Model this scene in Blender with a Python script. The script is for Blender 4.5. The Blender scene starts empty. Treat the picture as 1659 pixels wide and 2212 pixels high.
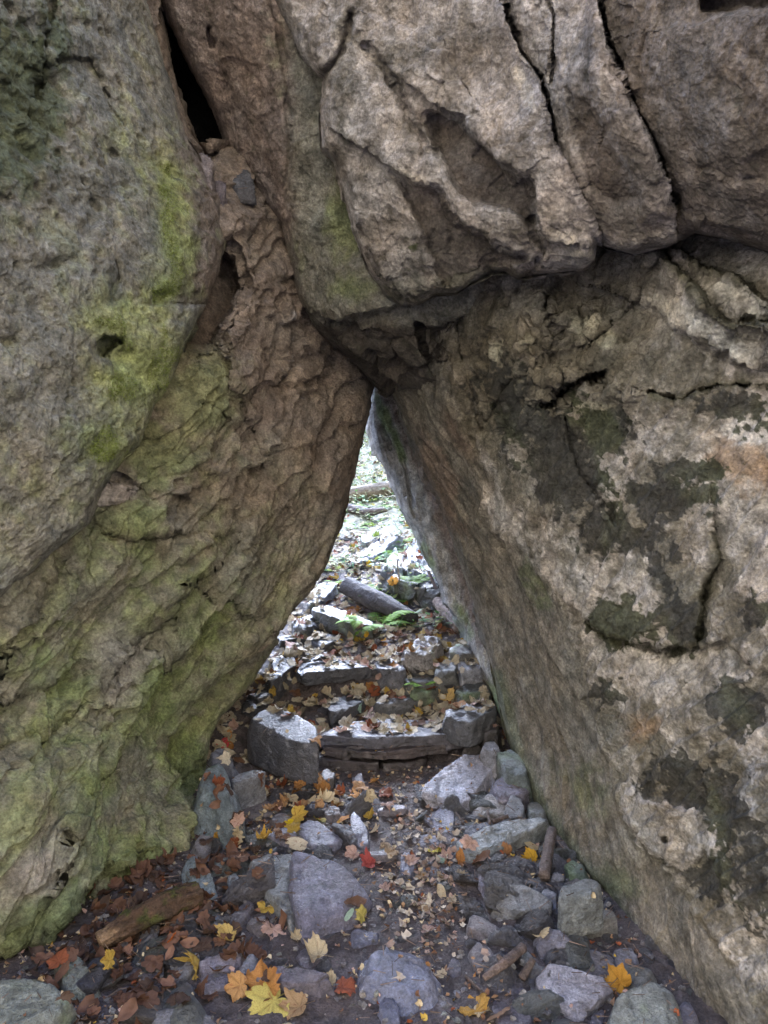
import bpy, bmesh, math, random
import numpy as np
from mathutils import Vector, Matrix
from mathutils.bvhtree import BVHTree
random.seed(7); RNG = np.random.default_rng(11)
S = bpy.context.scene
COL = S.collection

# ------------------------------------------------------------------ camera
CAMZ = 1.5; PITCH = math.radians(6.0)
W0, H0, F0 = 1659.0, 2212.0, 1659.0
cam_d = bpy.data.cameras.new('camera'); cam = bpy.data.objects.new('camera', cam_d); COL.objects.link(cam)
cam.location = (0, 0, CAMZ); cam.rotation_euler = (math.radians(90) - PITCH, 0, 0)
cam_d.sensor_fit = 'VERTICAL'; cam_d.sensor_height = 36; cam_d.lens = 27; cam_d.clip_end = 500; cam_d.clip_start = .05
S.camera = cam

def ray(px, py):
    px = np.asarray(px, float); py = np.asarray(py, float)
    u = (px - W0/2)/F0; v = -(py - H0/2)/F0
    c, s = math.cos(PITCH), math.sin(PITCH)
    return np.stack([u/(c + v*s), np.ones_like(u), (v*c - s)/(c + v*s)], -1)   # scaled so that y = 1
def at(px, py, Y):
    r = ray(px, py)*np.asarray(Y, float)[..., None]
    r[..., 2] += CAMZ
    return r
def topx(P):
    c, s = math.cos(PITCH), math.sin(PITCH)
    x, y, z = P[..., 0], P[..., 1], P[..., 2] - CAMZ
    f = y*c - z*s; u = y*s + z*c
    return W0/2 + F0*x/f, H0/2 - F0*u/f
def c1(x, y): return (x*.5, y*.5)
def c2(x, y): return (x*.5 + 829.5, y*.5)
def c3(x, y): return (x*.5, y*.5 + 1106)
def c4(x, y): return (x*.5 + 829.5, y*.5 + 1106)
def c5(x, y): return (x*.336 + 345.6, y*.336 + 1468.8)
def c6(x, y): return (x*.4166 + 864, y*.4166 + 1468.8)
def c7(x, y): return (x*.3645 + 518.4, y*.3645 + 1123.2)
def c8(x, y): return (x*.2604 + 648, y*.2604 + 777.6)
def cv(f, pts): return [f(*p) for p in pts]

# ------------------------------------------------------------------ noise
_perm = RNG.permutation(256).astype(np.int32)
_g = RNG.normal(size=(256, 3)); _g /= np.linalg.norm(_g, axis=1)[:, None]; _g = _g.astype(np.float32)
_rp = RNG.random((256, 3)).astype(np.float32)
def perlin(P, seed=0):
    P = np.asarray(P, np.float32) + np.float32(seed*17.31 + 100.5)
    sh = P.shape[:-1]; P = P.reshape(-1, 3)
    I = np.floor(P).astype(np.int32); f = P - I
    u = f*f*f*(f*(f*6 - 15) + 10)
    out = np.zeros(len(P), np.float32)
    for dx in (0, 1):
        hx = _perm[(I[:, 0] + dx) & 255]; wx = u[:, 0] if dx else 1 - u[:, 0]
        for dy in (0, 1):
            hy = _perm[(hx + I[:, 1] + dy) & 255]; wy = wx*(u[:, 1] if dy else 1 - u[:, 1])
            for dz in (0, 1):
                h = _perm[(hy + I[:, 2] + dz) & 255]; g = _g[h]
                w = wy*(u[:, 2] if dz else 1 - u[:, 2])
                out += w*(g[:, 0]*(f[:, 0] - dx) + g[:, 1]*(f[:, 1] - dy) + g[:, 2]*(f[:, 2] - dz))
    return (out*1.6).reshape(sh)
def fbm(P, octs=4, seed=0, gain=.5, lac=2.07):
    P = np.asarray(P, np.float32); a = 1.; o = 0; n = 0
    for k in range(octs):
        o = o + a*perlin(P, seed + k*3); n += a; a *= gain; P = P*lac
    return o/n
def ridged(P, octs=4, seed=0, gain=.5):
    P = np.asarray(P, np.float32); a = 1.; o = 0; n = 0
    for k in range(octs):
        o = o + a*(1 - np.abs(perlin(P, seed + k*3))*2.2); n += a; a *= gain; P = P*2.07
    return o/n
def worley(P, seed=0):
    P = np.asarray(P, np.float32) + np.float32(seed*13.7 + 50); sh = P.shape[:-1]; P = P.reshape(-1, 3)
    I = np.floor(P).astype(np.int32); f = P - I
    F1 = np.full(len(P), 9., np.float32); F2 = F1.copy(); ID = np.zeros(len(P), np.float32)
    for dx in (-1, 0, 1):
        hx = _perm[(I[:, 0] + dx) & 255]
        for dy in (-1, 0, 1):
            hy = _perm[(hx + I[:, 1] + dy) & 255]
            for dz in (-1, 0, 1):
                h = _perm[(hy + I[:, 2] + dz) & 255]; q = _rp[h]
                d = (q[:, 0] + dx - f[:, 0])**2 + (q[:, 1] + dy - f[:, 1])**2 + (q[:, 2] + dz - f[:, 2])**2
                m = d < F1
                F2 = np.where(m, F1, np.minimum(F2, d)); ID = np.where(m, h/255., ID); F1 = np.where(m, d, F1)
    return np.sqrt(F1).reshape(sh), np.sqrt(F2).reshape(sh), ID.reshape(sh)
def flakes(P, seed=0, bias=(0, 0, 0), bk=1.):
    """fractured surface: every cell is a plane of its own tilt, with sharp breaks between cells"""
    P = np.asarray(P, np.float32) + np.float32(seed*11.3 + 70); sh = P.shape[:-1]; P = P.reshape(-1, 3)
    I = np.floor(P).astype(np.int32); f = P - I; F1 = np.full(len(P), 9., np.float32); O = np.zeros_like(P); ID = np.zeros(len(P), np.int32)
    for dx in (-1, 0, 1):
        hx = _perm[(I[:, 0] + dx) & 255]
        for dy in (-1, 0, 1):
            hy = _perm[(hx + I[:, 1] + dy) & 255]
            for dz in (-1, 0, 1):
                h = _perm[(hy + I[:, 2] + dz) & 255]; q = _rp[h]
                v = np.stack([f[:, 0] - q[:, 0] - dx, f[:, 1] - q[:, 1] - dy, f[:, 2] - q[:, 2] - dz], -1); d = (v*v).sum(-1); m = d < F1
                F1 = np.where(m, d, F1); O = np.where(m[:, None], v, O); ID = np.where(m, h, ID)
    D = _g[ID] + np.array(bias, np.float32)*bk
    return ((O*D).sum(-1) + .25*(_rp[ID, 0] - .5)).reshape(sh)
def warp3(P, f, a, seed): return P + a*np.stack([fbm(P*f, 3, seed), fbm(P*f, 3, seed+1), fbm(P*f, 3, seed+2)], -1)
def sstep(a, b, x):
    t = np.clip((x - a)/(b - a), 0, 1); return t*t*(3 - 2*t)
def pdist(px, py, poly, closed=False):
    """distance to a polyline, and signed side (+ = right of travel in picture coordinates with y down)"""
    pts = list(poly) + ([poly[0]] if closed else [])
    best = np.full(px.shape, 1e9); sg = np.zeros(px.shape)
    for (x0, y0), (x1, y1) in zip(pts[:-1], pts[1:]):
        dx, dy = x1 - x0, y1 - y0; L = dx*dx + dy*dy + 1e-9
        t = np.clip(((px - x0)*dx + (py - y0)*dy)/L, 0, 1)
        ex, ey = px - x0 - t*dx, py - y0 - t*dy; d = ex*ex + ey*ey
        m = d < best; best = np.where(m, d, best)
        sg = np.where(m, np.sign(dx*(py - y0) - dy*(px - x0)), sg)
    return np.sqrt(best), sg
def inside(px, py, poly):
    r = np.zeros(px.shape, bool); n = len(poly)
    for i in range(n):
        x0, y0 = poly[i]; x1, y1 = poly[(i+1) % n]
        if y0 == y1: continue
        c = ((y0 > py) != (y1 > py)) & (px < (x1 - x0)*(py - y0)/(y1 - y0) + x0); r ^= c
    return r
def soft_in(px, py, poly, w):
    d, _ = pdist(px, py, poly, True); s = np.where(inside(px, py, poly), d, -d)
    return sstep(-w, w, s)
def step(px, py, poly, h, w, side=1, blur=3.):
    d, s = pdist(px, py, poly); sd = d*s*side
    return h*np.exp(-d/w)*sstep(-blur, blur, sd)
def crack(px, py, poly, h, w):
    d, _ = pdist(px, py, poly); return h*np.exp(-(d/w)**2)
def blob(px, py, cx, cy, rx, ry, a=0.):
    a = math.radians(a); x = (px-cx)*math.cos(a) + (py-cy)*math.sin(a); y = -(px-cx)*math.sin(a) + (py-cy)*math.cos(a)
    return np.exp(-((x/rx)**2 + (y/ry)**2))
def tps(ctrl, px, py):
    c = np.array(ctrl, float); s = 500.
    X = c[:, :2]/s; n = len(c)
    def U(r2): return .5*r2*np.log(r2 + 1e-9)
    K = U(((X[:, None] - X[None])**2).sum(-1)) + np.eye(n)*.02
    A = np.zeros((n+3, n+3)); A[:n, :n] = K; A[:n, n] = 1; A[:n, n+1:] = X; A[n, :n] = 1; A[n+1:, :n] = X.T
    w = np.linalg.solve(A, np.concatenate([c[:, 2], [0, 0, 0]]))
    o = w[n] + w[n+1]*px/s + w[n+2]*py/s
    for i in range(n): o = o + w[i]*U((px/s - X[i, 0])**2 + (py/s - X[i, 1])**2)
    return o

# ------------------------------------------------------------------ mesh + materials
def mesh_np(name, V, quads=None, tris=None, tint=None, smooth=True):
    me = bpy.data.meshes.new(name); V = np.asarray(V, np.float32)
    loops = []; starts = []; tot = []
    n = 0
    for a in (quads, tris):
        if a is None or len(a) == 0: continue
        a = np.asarray(a, np.int32); k = a.shape[1]
        loops.append(a.ravel()); starts.append(np.arange(len(a))*k + n); tot.append(np.full(len(a), k)); n += a.size
    loops = np.concatenate(loops); starts = np.concatenate(starts); tot = np.concatenate(tot)
    me.vertices.add(len(V)); me.vertices.foreach_set('co', V.ravel())
    me.loops.add(len(loops)); me.loops.foreach_set('vertex_index', loops.astype(np.int32))
    me.polygons.add(len(starts)); me.polygons.foreach_set('loop_start', starts.astype(np.int32))
    me.polygons.foreach_set('use_smooth', np.full(len(starts), smooth))
    me.update(calc_edges=True); me.validate()
    if tint is not None:
        at_ = me.color_attributes.new('tint', 'FLOAT_COLOR', 'POINT')
        t = np.ones((len(V), 4), np.float32); t[:, :tint.shape[1]] = tint
        at_.data.foreach_set('color', t.ravel())
    return me
def tag(o, label=None, cat=None, group=None, kind=None):
    if label: o['label'] = label
    if cat: o['category'] = cat
    if group: o['group'] = group
    if kind: o['kind'] = kind
    return o
def link(name, me, mat=None, parent=None):
    o = bpy.data.objects.new(name, me); COL.objects.link(o)
    if mat and me and not me.materials: me.materials.append(mat)
    if parent: o.parent = parent
    return o

class NT:
    def __init__(s, name):
        s.m = bpy.data.materials.new(name); s.m.use_nodes = True; s.t = s.m.node_tree; s.t.nodes.clear()
        s.out = s.n('ShaderNodeOutputMaterial'); s.b = s.n('ShaderNodeBsdfPrincipled'); s.l(s.b.outputs[0], s.out.inputs[0])
    def n(s, t, **k):
        x = s.t.nodes.new(t)
        for a, b in k.items():
            if a in x.inputs: x.inputs[a].default_value = b
            else: setattr(x, a, b)
        return x
    def l(s, a, b): s.t.links.new(a, b)
    def noise(s, co, scale, detail=6, rough=.6, out='Fac'):
        x = s.n('ShaderNodeTexNoise'); x.inputs['Scale'].default_value = scale; x.inputs['Detail'].default_value = detail
        x.inputs['Roughness'].default_value = rough; s.l(co, x.inputs['Vector']); return x.outputs[out]
    def ramp(s, f, stops):
        x = s.n('ShaderNodeValToRGB'); e = x.color_ramp.elements
        while len(e) < len(stops): e.new(.5)
        for q, (p, c) in zip(e, stops): q.position = p; q.color = (*c, 1) if len(c) == 3 else c
        s.l(f, x.inputs[0]); return x.outputs[0]
    def mix(s, f, a, b, mode='MIX'):
        x = s.n('ShaderNodeMix', data_type='RGBA', blend_type=mode)
        for v, i in ((f, 0), (a, 6), (b, 7)):
            if hasattr(v, 'links'): s.l(v, x.inputs[i])
            else: x.inputs[i].default_value = v if not isinstance(v, tuple) else (*v, 1)
        return x.outputs[2]
    def math(s, op, a, b=0.):
        x = s.n('ShaderNodeMath', operation=op)
        for v, i in ((a, 0), (b, 1)):
            if hasattr(v, 'links'): s.l(v, x.inputs[i])
            else: x.inputs[i].default_value = v
        return x.outputs[0]
    def bump(s, h, dist, strength=1.):
        x = s.n('ShaderNodeBump'); x.inputs['Distance'].default_value = dist; x.inputs['Strength'].default_value = strength
        s.l(h, x.inputs['Height']); s.l(x.outputs[0], s.b.inputs['Normal']); return x
def g3(v): return (v, v, v)
def rock_material(name, rough=(.6, .9), bump=.006, spec=.35, fine=1., var=.35):
    m = NT(name); tc = m.n('ShaderNodeTexCoord').outputs['Object']; a = m.n('ShaderNodeAttribute', attribute_name='tint')
    n1 = m.noise(tc, 22*fine, 9, .68); n2 = m.noise(tc, 110*fine, 6, .7); n3 = m.noise(tc, 5, 5, .6)
    c = m.mix(1., a.outputs['Color'], m.ramp(n1, [(.30, g3(1 - var*1.5)), (.5, g3(1.)), (.70, g3(1 + var*1.5))]), 'MULTIPLY')
    c = m.mix(1., c, m.ramp(n2, [(.34, g3(.6)), (.52, g3(1.)), (.68, g3(1.4))]), 'MULTIPLY')
    c = m.mix(1., c, m.ramp(n3, [(.3, (.92, .97, 1.04)), (.7, (1.08, 1., .93))]), 'MULTIPLY')
    m.l(c, m.b.inputs['Base Color'])
    m.l(m.ramp(n1, [(.3, g3(rough[0])), (.7, g3(rough[1]))]), m.b.inputs['Roughness'])
    m.b.inputs['Specular IOR Level'].default_value = spec
    v = m.n('ShaderNodeTexVoronoi'); v.inputs['Scale'].default_value = 60*fine; m.l(tc, v.inputs['Vector'])
    h = m.math('ADD', m.math('MULTIPLY', n1, 1.0), m.math('MULTIPLY', n2, .45))
    h = m.math('ADD', h, m.math('MULTIPLY', v.outputs['Distance'], .16))
    m.bump(h, bump*4.6)
    return m.m
M_face = rock_material('weathered_rock', (.75, .95), .0055, .25)
M_stone = rock_material('trail_stone', (.28, .52), .005, .65, 1.3, .38)
M_wet = rock_material('damp_stone', (.24, .44), .0030, .75, 1.2, .38)

def simple_attr(name, rough=.7, spec=.3, trans=0., objcol=False, vein=False):
    m = NT(name); tc = m.n('ShaderNodeTexCoord').outputs['Object']
    if objcol:
        base = m.n('ShaderNodeObjectInfo').outputs['Color']; a = m.n('ShaderNodeAttribute', attribute_name='tint')
        base = m.mix(1., base, a.outputs['Color'], 'MULTIPLY')
    else: base = m.n('ShaderNodeAttribute', attribute_name='tint').outputs['Color']
    n1 = m.noise(tc, 28, 5, .65)
    c = m.mix(1., base, m.ramp(n1, [(.3, (.62, .55, .5)), (.55, g3(1.)), (.75, (1.12, 1.1, 1.0))]), 'MULTIPLY')
    m.l(c, m.b.inputs['Base Color']); m.b.inputs['Roughness'].default_value = rough; m.b.inputs['Specular IOR Level'].default_value = spec
    m.bump(m.noise(tc, 60, 4, .6), .003)
    if trans:
        t = m.n('ShaderNodeBsdfTranslucent'); m.l(c, t.inputs['Color']); x = m.n('ShaderNodeMixShader'); x.inputs[0].default_value = trans
        m.l(m.b.outputs[0], x.inputs[1]); m.l(t.outputs[0], x.inputs[2]); m.l(x.outputs[0], m.out.inputs[0])
    return m.m
M_leaf = simple_attr('fallen_leaf', .55, .22, .22, True)
M_litter = simple_attr('leaf_litter', .65, .12, .2)
M_wood = rock_material('dead_wood', (.6, .85), .005, .3, 1.5, .4)

M_green = simple_attr('fern_green', .6, .12, .35)
# ------------------------------------------------------------------ ground
GY = [-60, -2, 1.5, 2.6, 3.16, 3.36, 3.44, 3.62, 3.76, 4.1, 4.6, 5.2, 6.0, 7.2, 8.5, 10, 12, 16, 22, 40, 140]
GZ = [-1., 0, 0, .01, .02, .03, .13, .18, .29, .36, .45, .50, .56, .66, .80, 1.04, 1.5, 2.8, 5.2, 13, 40]
def gz(x, y):
    x = np.asarray(x, float); y = np.asarray(y, float)
    z = np.interp(y + .05*np.sin(x*5), GY, GZ)
    P = np.stack([x, y, np.zeros_like(x)], -1)
    amp = np.interp(y, [1, 4, 12, 40], [.022, .03, .12, .6])
    z = z + amp*fbm(P*2.3, 3, 5) + .012*fbm(P*9, 3, 9)
    z = z + np.clip(np.abs(x) - 1.2, 0, 8)*.05*sstep(3, 7, y)
    return z
def ground_hit(px, py, h=0.):
    Y = np.geomspace(1.2, 60, 900); P = at(np.full(900, px), np.full(900, py), Y)
    d = P[:, 2] - gz(P[:, 0], P[:, 1]) - h
    i = int(np.argmax(d < 0)); 
    if d[i] >= 0 or i == 0: return P[i]
    t = d[i-1]/(d[i-1] - d[i]); return P[i-1]*(1-t) + P[i]*t
def axis(lo, hi, a, b, fine, grow=1.12):
    v = list(np.arange(a, b, fine)); s = fine; x = a
    L = []
    while x > lo: s *= grow; x -= s; L.append(x)
    s = fine; x = v[-1]; R_ = []
    while x < hi: s *= grow; x += s; R_.append(x)
    return np.array(L[::-1] + v + R_)
gx = axis(-90, 90, -1.5, 1.6, .0125); gy = axis(-60, 130, 1.3, 4.6, .0125, 1.05)
GX, GYY = np.meshgrid(gx, gy)
gzv = gz(GX, GYY); GP = np.stack([GX, GYY, gzv], -1)
near = sstep(9, 5, GYY)*sstep(4, 2, np.abs(GX))
fine = (.010*fbm(GP*26, 4, 31, .6) + .006*np.clip(fbm(GP*60, 2, 41), -.2, 1))
gzv = gzv + near*fine; GP[..., 2] = gzv
def grid_quads(nv, nu, off=0):
    i = np.arange(nv*nu).reshape(nv, nu) + off
    return np.stack([i[:-1, :-1], i[:-1, 1:], i[1:, 1:], i[1:, :-1]], -1).reshape(-1, 4)
nn = fbm(GP*4, 4, 61)[..., None]; n2_ = fbm(GP*17, 4, 66)[..., None]
soil = np.array([.084, .071, .076])*(1 + .5*nn) + np.array([.05, .042, .042])*np.clip(n2_, 0, 1)*2
far = sstep(5, 8, GYY)[..., None]
soil = soil*(1 - far) + far*(np.array([.075, .08, .035]) + .05*nn)
GQ = grid_quads(*GX.shape)
ground = link('ground', mesh_np('ground', GP.reshape(-1, 3), GQ, tint=np.clip(soil, .01, 1).reshape(-1, 3)), None)
M_soil = rock_material('trail_soil', (.5, .8), .006, .4, 1.4, .4); ground.data.materials.append(M_soil)
tag(ground, kind='structure')

# ------------------------------------------------------------------ boulders
def resample(poly, n):
    p = np.array(poly, float); d = np.r_[0, np.cumsum(np.hypot(*(p[1:] - p[:-1]).T))]
    t = np.linspace(0, d[-1], n); return np.stack([np.interp(t, d, p[:, 0]), np.interp(t, d, p[:, 1])], -1)
def boulder(name, top, bottom, left, right, ctrl, nu, nv, coarse, fine, tint, T, R=.12, rw=45., jag=5., label='', cat='boulder', group=None, inward=.12):
    t, b = resample(top, nu), resample(bottom, nu); l, r = resample(left, nv), resample(right, nv)
    u = np.linspace(0, 1, nu)[None, :, None]; v = np.linspace(0, 1, nv)[:, None, None]
    G = (1-v)*t[None] + v*b[None] + (1-u)*l[:, None] + u*r[:, None] - ((1-u)*(1-v)*t[0] + u*(1-v)*t[-1] + (1-u)*v*b[0] + u*v*b[-1])
    px, py = G[..., 0].copy(), G[..., 1].copy()
    q = np.stack([px/90., py/90., np.zeros_like(px)], -1)
    px += jag*fbm(q, 4, 71, .6); py += jag*fbm(q, 4, 77, .6)
    e, _ = pdist(px, py, list(map(tuple, left)) + list(map(tuple, bottom)) + list(map(tuple, right[::-1])) + list(map(tuple, top[::-1])), True)
    Y = tps(ctrl, px, py)
    k = np.clip(1 - e/rw, 0, 1); Y = Y + R*(1 - np.sqrt(1 - k*k*.995))
    P = at(px, py, Y); Y = Y + coarse(px, py, P); P = at(px, py, Y)
    du = np.gradient(P, axis=1); dv = np.gradient(P, axis=0); N = np.cross(dv, du)
    N /= np.linalg.norm(N, axis=-1)[..., None] + 1e-9
    s = np.sign((N*(np.array([0, 0, CAMZ]) - P)).sum(-1)); N *= s[..., None]
    h = fine(px, py, P)*(.12 + .88*sstep(0, 22, e)); P = P + N*h[..., None]
    C = np.clip(tint(px, py, P, h), .012, .95)
    # skirt and back so that the rock is a closed body
    per = np.concatenate([np.arange(nu), np.arange(1, nv)*nu + nu - 1, (nv-1)*nu + np.arange(nu-2, -1, -1), np.arange(nv-2, 0, -1)*nu])
    V = [P.reshape(-1, 3)]; Cs = [C.reshape(-1, 3)]; m = len(per); base = P.reshape(-1, 3)[per]; bc = C.reshape(-1, 3)[per]
    cen = P.reshape(-1, 3).mean(0); quads = [grid_quads(nv, nu)]; prev = per; n0 = nu*nv; K = 14
    back = base.copy(); back[:, 2] -= CAMZ
    for j in range(1, K+1):
        f = j/K; Q = back*(1 + (T*f)/back[:, 1:2]); Q[:, 2] += CAMZ
        Q = Q + (cen - base)*np.array([1, 0, 1])*(inward*f**2)
        if j < K: Q = Q + .06*np.stack([perlin(Q*3, 90), perlin(Q*3, 91), perlin(Q*3, 92)], -1)*min(1, f*2) + .02*fbm(Q*12, 2, 93)[:, None]*min(1, f*3)
        V.append(Q); Cs.append(bc*.9); idx = np.arange(m) + n0; n0 += m
        quads.append(np.stack([prev, np.roll(prev, -1), np.roll(idx, -1), idx], -1)); prev = idx
    ce = Q.mean(0); ce[1] += .1; V.append(ce[None]); Cs.append(bc[:1])
    tris = np.stack([prev, np.roll(prev, -1), np.full(m, n0)], -1)
    me = mesh_np(name, np.concatenate(V), np.concatenate(quads), tris, np.concatenate(Cs))
    bm = bmesh.new(); bm.from_mesh(me); bmesh.ops.recalc_face_normals(bm, faces=bm.faces); bm.to_mesh(me); bm.free()
    o = link(name, me, M_face); tag(o, label, cat, group)
    if MOSS:
        mk = MOSS.pop().reshape(-1)*(fbm(P.reshape(-1, 3)*9, 3, 88) + .75); rg_ = np.random.default_rng(5); Pf = P.reshape(-1, 3); Nf = N.reshape(-1, 3)
        ids = np.where(mk > .62)[0]; ids = rg_.choice(ids, min(9000, len(ids)), replace=False); VV = []; CC = []
        for k in range(4):
            b = Pf[ids] + .003*rg_.normal(size=(len(ids), 3)); d = Nf[ids] + .8*rg_.normal(size=(len(ids), 3)); d /= np.linalg.norm(d, axis=1)[:, None]; L = rg_.uniform(.0025, .007, size=(len(ids), 1)); t = np.cross(d, rg_.normal(size=d.shape)); t /= np.linalg.norm(t, axis=1)[:, None]
            VV.append(np.stack([b - t*.0012, b + t*.0012, b + d*L], 1)); CC.append(np.repeat((np.array([.20, .25, .06])*rg_.uniform(.6, 1.4, size=(len(ids), 1)))[:, None], 3, 1))
        VV = np.concatenate(VV).reshape(-1, 3); CC = np.concatenate(CC).reshape(-1, 3); link('moss', mesh_np('moss', VV, tris=np.arange(len(VV)).reshape(-1, 3), tint=CC, smooth=False), M_green, o)
    return o
MOSS = []

def shingles(P, n, freq, warp, seed, sharp=.82):
    """wavy overlapping ledges of thin-bedded rock"""
    w = fbm(P*2.1, 3, seed)*warp + fbm(P*7., 3, seed+7)*warp*.38
    s = (P @ np.array(n))*freq + w*freq; f = s - np.floor(s)
    return np.where(f < sharp, f/sharp, (1 - f)/(1 - sharp)), np.floor(s)
def mottle(P): return 1 + .48*fbm(P*11, 4, 611, .65) + .38*fbm(P*np.array([34, 34, 26]), 3, 617, .7)
def C(*c): return np.array(c, float)
def mixc(a, b, t): return a*(1 - t[..., None]) + b*t[..., None]
def qn(px, py, s, o=3, seed=0): return fbm(np.stack([px/s, py/s, np.zeros_like(px)], -1), o, seed)

# --- A : the pitted mossy slab, upper left
A_right = [(350, -520), (322, -200), (318, 0), (345, 100), (375, 200), (398, 290), (425, 330), (455, 400), (484, 430), (479, 480), (491, 520), (480, 560), (455, 640), (401, 738), (392, 760), (360, 850), (336, 872), (305, 960), (270, 985), (215, 1062), (190, 1135), (130, 1180), (60, 1245), (-20, 1312), (-120, 1370)]
def A_coarse(px, py, P):
    wx = px + 9*qn(px, py, 40, 3, 3); wy = py + 9*qn(px, py, 40, 3, 4)
    o = np.zeros_like(px)
    rid = cv(c1, [(420, 0), (490, 230), (600, 450), (720, 650), (800, 830), (815, 1000), (775, 1150), (650, 1290)])
    d, s = pdist(wx, wy, rid); o += .0012*np.clip(-d*s, 0, 90)*1.3*(py < 660)
    o += step(wx, wy, cv(c1, [(200, 275), (290, 250), (400, 262), (430, 330)]), .05, 60, 1, 5)
    o += crack(wx, wy, cv(c1, [(225, 0), (200, 130), (185, 260), (150, 420)]), .07, 9)
    o += .05*blob(wx, wy, 20, 120, 40, 120) + .04*blob(wx, wy, 90, 250, 60, 80)
    hx = px + 16*qn(px, py, 26, 4, 5); hy = py + 16*qn(px, py, 26, 4, 6); o += .11*soft_in(hx, hy, [(208, 745), (222, 728), (250, 726), (262, 735), (238, 752), (232, 772), (216, 768)], 5) + .05*blob(wx, wy, 256, 768, 34, 24, 30)
    o += .05*blob(wx, wy, 115, 572, 34, 12, -8) + .05*blob(wx, wy, 190, 490, 18, 50, 15) + .045*blob(wx, wy, 243, 335, 13, 16)
    o += .05*blob(wx, wy, 352, 640, 22, 9, -30) + .03*blob(wx, wy, 238, 650, 20, 16) + .03*blob(wx, wy, 12, 740, 22, 12) + .03*blob(wx, wy, 365, 378, 24, 14)
    o += .035*blob(wx, wy, 5, 430, 22, 10) + .025*blob(wx, wy, 180, 440, 30, 14) + .02*blob(wx, wy, 60, 1080, 60, 10, -30)
    o += crack(wx, wy, [(240, 640), (258, 600), (250, 560)], .03, 5)
    return o + .045*fbm(P*3.2, 3, 21)
def A_fine(px, py, P):
    f1, f2, i = worley(P*26, 3); f3, _, i2 = worley(P*60, 5)
    m = sstep(-.15, .35, fbm(P*4, 3, 12)); zone = .35 + .65*sstep(420, 250, px)
    pit = -.030*sstep(.46, .12, f1)*(i > .48)*m - .008*sstep(.45, .1, f3)*(i2 > .5)*zone
    sh, _ = shingles(P, (-.5, 0, .85), 11, .12, 44)
    up = sstep(500, 250, py)*sstep(230, 80, px)
    return pit + .02*fbm(P*9, 5, 15, .62)*(.8 + up) + .004*fbm(P*40, 3, 19, .6) + .007*(np.abs(fbm(P*12, 4, 190, .6))*-2 + .4) - .012*flakes(warp3(P, 5, .08, 511)*9, 7)*(.4 + up) + .010*sh*(.4 + up) - .018*np.clip(ridged(P*7, 3, 8) - .55, 0, 1)*(.5 + up)
def A_tint(px, py, P, h):
    n = fbm(P*6, 4, 51); n2 = fbm(P*22, 4, 53); wx = px + 40*qn(px, py, 70, 4, 56); wy = py + 40*qn(px, py, 70, 4, 58)
    c = mixc(C(.130, .128, .105), C(.200, .190, .160), sstep(-.4, .4, n))
    c = mixc(c, C(.30, .28, .22), sstep(.18, .5, n2)*.55)
    br = sstep(330, 450, wx + (wy > 700)*60)*sstep(700, 620, wy)
    c = mixc(c, C(.150, .120, .105), br*.75)
    moss = np.maximum.reduce([blob(wx, wy, 370, 470, 45, 190, -4), blob(wx, wy, 350, 620, 60, 70), blob(wx, wy, 300, 800, 110, 150, 30)*.9,
        blob(wx, wy, 240, 690, 90, 80)*.8, blob(wx, wy, 240, 960, 110, 80)*.8, blob(wx, wy, 300, 350, 60, 130, -25)*.45, blob(wx, wy, 250, 300, 40, 60)*.5, blob(wx, wy, 100, 1080, 140, 60)*.3])
    c = mixc(c, C(.15, .16, .09), sstep(-.05, .45, n + .7*n2)*.5)
    mm = sstep(.04, 1.0, moss + .35*n2 + .25*n); c = mixc(c, C(.20, .232, .085), mm*.85); MOSS.append(moss)
    dk = np.maximum.reduce([blob(wx, wy, 20, 230, 130, 220), blob(wx, wy, 120, 90, 60, 110)*.7])
    c = mixc(c, C(.050, .068, .032), sstep(.25, .7, dk + .45*n2)*.75)
    c = mixc(c, C(.055, .06, .045), sstep(.15, .55, -n2 + .2*n)*.5)
    return c*1.3*mottle(P)[..., None]
boulder('boulder', [(-420, -520), (350, -520)], [(-420, 1480), (-120, 1370)], [(-420, -520), (-420, 1480)], A_right,
    [(-400, -500, 1.9), (-400, 1400, 1.75), (0, 1300, 2.02), (200, 1130, 2.24), (340, 860, 2.46), (400, 740, 2.56), (490, 520, 2.84), (425, 330, 2.86), (340, 60, 2.78), (0, 600, 1.98), (0, 0, 2.0), (200, 500, 2.28), (200, 900, 2.22), (340, -400, 2.8), (-100, 1360, 1.9)],
    300, 620, A_coarse, A_fine, A_tint, 1.0, R=.09, rw=26, jag=12,
    label='grey pitted boulder slab with bright green moss along its right edge, filling the upper left')

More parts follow.
